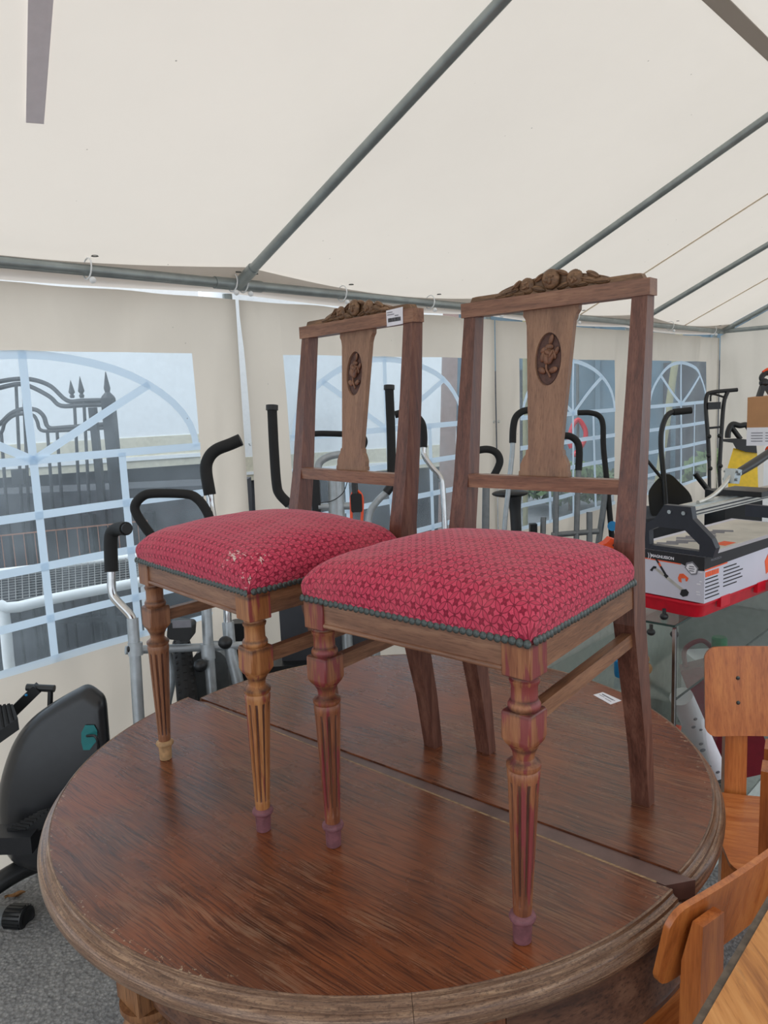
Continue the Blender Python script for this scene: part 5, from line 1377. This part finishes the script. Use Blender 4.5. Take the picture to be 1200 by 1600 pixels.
# orange table at the lower right corner
tb = thing('school_desk', 'worn orange wooden desk corner at the bottom right', 'desk', (.62, .72, 0))
P0 = onz(1097, 1600, .84); P1 = onz(1200, 1421, .84); dd = (P1 - P0).normalized(); nrm = Vector((dd.y, -dd.x, 0))
A0 = P0 - dd * .35; A1 = P1 + dd * .12; o0 = Vector(tb.location)
def deskhex(a, b, off0, off1, z0, z1): return [Vector((p.x, p.y, z)) - o0 for z in (z0, z1) for p in (a + nrm * off0, b + nrm * off0, b + nrm * off1, a + nrm * off1)]
bm = bmesh.new(); add_hex(bm, deskhex(A0, A1, 0, .5, .815, .84)); obj('desk_top', bm, W_orange, tb, bevel=.001)
bm = bmesh.new(); add_hex(bm, deskhex(A0, A1, -.009, -.0005, .805, .838)); obj('edge_strip', bm, plain('worn_grey_edge', (96, 84, 72), .7, var=.3, scale=60), tb, bevel=.002)
for u in (.06, .9):
    for v_ in (.06, .44):
        p = A0.lerp(A1, u) + nrm * v_ - o0; bm = bmesh.new(); add_box(bm, (p.x, p.y, .4075), (.045, .045, .815)); obj('leg', bm, W_school, tb, bevel=.004)

# ------------------------------------------------------------------ outside the tent
# wrought iron gate
gt = thing('iron_gate', 'black wrought iron gate with spear finials outside the left window', 'gate', down(at(195, 900, 3.85)))
g0 = Vector(gt.location)
def Gp(x, y, dY=0): return at(x, y, 3.85 + dY) - g0
def gbar(nm, pts, r, n=1): return tube(nm, [Gp(*p) for p in pts], r, M_iron, gt, 8, n)
bm = bmesh.new(); p = Gp(186, 800); tp_ = Gp(186, 622); add_box(bm, (p.x, p.y, tp_.z / 2), (.055, .055, tp_.z)); obj('gate_post', bm, M_iron, gt, bevel=.004)
bm = bmesh.new(); add_lathe(bm, [(.035, 0), (.030, .01), (.012, .03), (.016, .05), (.002, .13)], 12, (p.x, p.y, tp_.z)); obj('finial', bm, M_iron, gt, smooth=True)
bm = bmesh.new(); p = Gp(161, 800); tp_ = Gp(161, 636); add_box(bm, (p.x, p.y, tp_.z / 2), (.034, .034, tp_.z)); obj('gate_stile', bm, M_iron, gt)
gbar('arched_rail', [(-80, 640), (-30, 604), (0, 596), (30, 592), (55, 594), (80, 604), (105, 626), (130, 626), (175, 625)], .0115, 4)
gbar('arched_rail', [(-80, 660), (-30, 615), (0, 606), (30, 600), (50, 605), (78, 620), (95, 634), (130, 633), (175, 632)], .0115, 4)
gbar('arched_rail', [(-40, 690), (0, 662), (15, 648), (32, 640), (55, 640), (68, 650), (76, 668), (100, 668), (175, 662)], .0115, 4)
gbar('arched_rail', [(-20, 700), (2, 676), (8, 660), (25, 648), (50, 648), (58, 658), (64, 672), (90, 673), (175, 668)], .009, 4)
for x, y in ((-60, 640), (-30, 620), (2, 676), (25, 600), (36, 592), (74, 672), (89, 672), (116, 626), (131, 626)):
    p0 = Gp(x, y); xb = x + 6; gbar('baluster', [(x, y), (x + 9, 800)], .0085); q_ = Gp(x + 9, 800); tube('baluster_foot', [q_, Vector((q_.x, q_.y, .05))], .0085, M_iron, gt, 8, 1)
for x, yt, yb in ((113, 594, 622), (128, 588, 622)):
    p0 = Gp(x, yb); p1 = Gp(x, yt); h = p1.z - p0.z; bm = bmesh.new()
    add_lathe(bm, [(.010, 0), (.014, h * .12), (.008, h * .2), (.017, h * .32), (.001, h)], 4, p0); obj('spear_finial', bm, M_iron, gt)
bm = bmesh.new(); add_box(bm, Gp(30, 745), (.06, .04, .075)); obj('lock_box', bm, M_iron, gt, bevel=.003)
bm = bmesh.new(); p = Gp(100, 800); add_box(bm, (p.x - .3, p.y, .08), (1.5, .03, .04)); add_box(bm, (p.x - .3, p.y, .45), (1.5, .03, .03)); obj('bottom_rail', bm, M_iron, gt)
# wire mesh trolley
tr = thing('mesh_trolley', 'white tube trolley with wire mesh shelf outside the left window', 'trolley', down(at(100, 930, 2.8)))
t0 = Vector(tr.location); ZT = .80
def Tp(x, y, z=ZT): q_ = onz(x, y, z); return q_ - t0
a1, a2, a3, a4 = Tp(30, 948), Tp(225, 908), Tp(225, 868), Tp(0, 905)
a5 = Tp(-30, 960); 
tube('frame_tube', [Vector((a1.x - .05, a1.y - .02, 0.0)), Vector((a1.x - .05, a1.y - .02, a1.z - .06)), a1, a2], .021, M_whitep, tr, 12, 4)
tube('frame_tube', [a4 - Vector((.4, -.02, 0)), a3], .017, M_whitep, tr, 10, 1)
tube('frame_tube', [a2, a3], .017, M_whitep, tr, 10, 1)
for q_ in (a2, a3): tube('leg', [q_, Vector((q_.x, q_.y, 0))], .017, M_whitep, tr, 10, 1)
bm = bmesh.new(); b0, b1_, b2_, b3_ = a1 + Vector((-.35, -.03, .0)), a2, a3, a4 + Vector((-.35, 0, 0))
for k_ in range(34): t_ = k_ / 33; add_bar(bm, b0.lerp(b1_, t_), b3_.lerp(b2_, t_), .003, .003)
for k_ in range(12): t_ = k_ / 11; add_bar(bm, b0.lerp(b3_, t_), b1_.lerp(b2_, t_), .0035, .0035)
obj('wire_shelf', bm, M_wire, tr)
bm = bmesh.new(); h = .16
c0, c1_ = a4 + Vector((-.3, .12, 0)), a3 + Vector((0, .10, 0))
for k_ in range(20): t_ = k_ / 19; p = c0.lerp(c1_, t_); add_bar(bm, p, p + Vector((0, 0, h)), .003, .003, (1, 0, 0))
for z in (0, h): add_bar(bm, c0 + Vector((0, 0, z)), c1_ + Vector((0, 0, z)), .006, .006)
obj('wire_basket_side', bm, M_rust, tr)
# white truck bodies and dark base
def truck(label, pts, z0, z1, dep):
    a = Vector(pts[0]); b = Vector(pts[1]); d = (b - a).normalized(); n = Vector((-d.y, d.x, 0)) * dep
    o = thing('truck', label, 'vehicle', (a.x, a.y, 0)); L = (b - a)
    def hexa(u0, u1, v0, v1, zz0, zz1): return [L * u + n * v + Vector((0, 0, z)) for z in (zz0, zz1) for u, v in ((u0, v0), (u1, v0), (u1, v1), (u0, v1))]
    bm = bmesh.new(); add_hex(bm, hexa(0, 1, 0, 1, z0 + .22, z1)); obj('box_body', bm, M_whitep, o, bevel=.02)
    bm = bmesh.new(); add_hex(bm, hexa(-.003, 1.003, -.004, 1, z0 + .02, z0 + .22)); obj('lower_stripe', bm, M_cream, o, bevel=.01)
    bm = bmesh.new(); add_hex(bm, hexa(-.004, 1.004, -.01, 1, z0 + .07, z0 + .095)); obj('trim_line', bm, M_whitep, o)
    bm = bmesh.new(); add_hex(bm, hexa(.02, .98, .02, .98, .30, z0 + .02)); obj('chassis', bm, M_dark, o)
    for u in (.18, .8):
        bm = bmesh.new(); c_ = L * u + n * .06 + Vector((0, 0, .38)); ax_ = n.normalized()
        add_tube(bm, [c_ - ax_ * .02, c_ + ax_ * .18], .38, 28, 1); obj('wheel', bm, M_rubber, o, smooth=True)
    return o
truck('large white truck body with cream lower stripe behind the iron gate', ((-2.6, 4.55, 0), (-1.15, 5.1, 0)), 1.12, 4.2, 1.6)
truck('white truck body seen through the window behind the farther chair', ((-1.25, 6.4, 0), (.70, 7.0, 0)), .86, 4.6, 2.0)
# dark skip in front of trucks
sk = thing('dark_skip', 'dark steel skip standing low behind the gate and trolley', 'skip', (-1.9, 4.02, 0), 0)
bm = bmesh.new(); add_box(bm, (0, .2, .55), (2.2, .36, 1.1), taper=1.03); obj('skip_body', bm, M_dark, sk, bevel=.01)
for k_ in range(7): bm = bmesh.new(); add_box(bm, (-.95 + k_ * .32, -.03, .5), (.05, .05, .95)); obj('rib', bm, M_iron, sk)
# slate building and post seen through the right windows
bl = thing('slate_building', 'slate blue building beyond the right hand windows', 'building', (4.5, 12.5, 0), R_(-8))
bm = bmesh.new(); add_box(bm, (0, 1.5, 3), (9.5, 3, 6)); obj('wall', bm, M_slate, bl, bevel=.02)
for k_ in range(16): bm = bmesh.new(); add_box(bm, (-4.5 + k_ * .6, -.03, 3), (.08, .06, 6)); obj('cladding_rib', bm, M_slate, bl)
for x in (-2.2, .8, 3.2):
    bm = bmesh.new(); add_box(bm, (x, -.03, .95), (1.3, .06, 1.9)); f_ = obj('door_panel', bm, M_dark, bl)
yp = thing('yellow_pole', 'yellow pole leaning outside the fourth window', 'pole', (at(1040, 700, 7.6).x, at(1040, 700, 7.6).y, 0))
o0 = Vector(yp.location); tube('pole', [Vector((-.15, 0, 0)), at(1062, 560, 7.6) - o0 + Vector((0, 0, .3))], .035, plain('faded_yellow', (150, 146, 112), .7), yp, 10, 1)
yp2 = thing('yellow_pole', 'yellow pole upright outside the third window left of the splat', 'pole', down(at(818, 750, 5.6)))
tube('pole', [(0, 0, 0), (0.04, 0, 2.6)], .02, bpy.data.materials['faded_yellow'], yp2, 10, 1)
rh = thing('red_hose_loop', 'red loop of hose hanging outside the third window', 'hose', at(903, 690, 5.9)); o0 = Vector(rh.location)
tube('loop', [at(x, y, 5.9) - o0 for x, y in ((893, 700), (890, 690), (893, 670), (903, 656), (913, 668), (915, 682), (908, 698), (896, 712))], .019, M_redp, rh, 10)
bm = bmesh.new(); p = down(at(903, 690, 5.98)); hp = thing('hose_stand', 'thin grey stand holding the red hose loop outside', 'stand', p); tube('post', [(0, 0, 0), (0, 0, 1.75)], .012, M_grey, hp, 8, 1); tube('hook', [(0, 0, 1.75), (0, -.08, 1.76)], .008, M_grey, hp, 8, 1); bm.free()
pl = thing('leaning_board', 'weathered grey brown board leaning outside the second window', 'board', down(at(690, 900, 4.9)))
o0 = Vector(pl.location); bm = bmesh.new(); add_bar(bm, Vector((0, 0, .0)), at(708, 560, 4.9) - o0 + Vector((0, 0, .4)), .10, .03, (0, 1, 0)); obj('board', bm, plain('weathered_board', (150, 132, 128), .8), pl)
# shrubs beyond
def shrub(label, x, y, r, h):
    o = thing('shrub', label, 'shrub', (x, y, 0)); rr = random.Random(int(x * 10))
    tube('stem', [(0, 0, 0), (0, 0, h * .6)], .03, W_under, o, 8, 1)
    me_ = bmesh.new()
    for _ in range(700):
        d = Vector((rr.gauss(0, 1), rr.gauss(0, 1), rr.gauss(0, 1))).normalized() * r * rr.uniform(.6, 1); c_ = Vector((d.x, d.y, h * .6 + d.z * h * .4 / r))
        u = Vector((rr.gauss(0, 1), rr.gauss(0, 1), rr.gauss(0, 1))).normalized(); v_ = u.orthogonal().normalized() * .05; u = u * .08
        me_.faces.new([me_.verts.new(c_ + q_) for q_ in (u, v_, -u, -v_)])
    l_ = obj('foliage', me_, plain('leaf_green', (84, 104, 60), .7, var=.3), o); l_['kind'] = 'stuff'
shrub('green shrub low outside the third window', 2.4, 9.6, .7, .6)
shrub('yellow green shrub low outside the fourth window', 4.3, 9.2, .6, .75)
# dry leaf on the ground
lf = thing('dry_leaf', 'small dry brown leaf on the asphalt left of the table', 'leaf', onz(24, 1402, 0)); bm = bmesh.new()
for a_, b__ in (((-.03, 0), (.03, .01)),):
    n_ = 8
    for sg in (-1, 1):
        v0 = [bm.verts.new((-.03 + .06 * k_ / n_, 0, .004 + .004 * math.sin(k_))) for k_ in range(n_ + 1)]
        v1 = [bm.verts.new((-.03 + .06 * k_ / n_, sg * .010 * math.sin(PI * k_ / n_) + .0005 * sg, .012 + .003 * math.cos(k_))) for k_ in range(n_ + 1)]
        for k_ in range(n_): bm.faces.new((v0[k_], v0[k_ + 1], v1[k_ + 1], v1[k_]))
obj('blade', bm, M_leaf, lf); lf.rotation_euler.z = .4
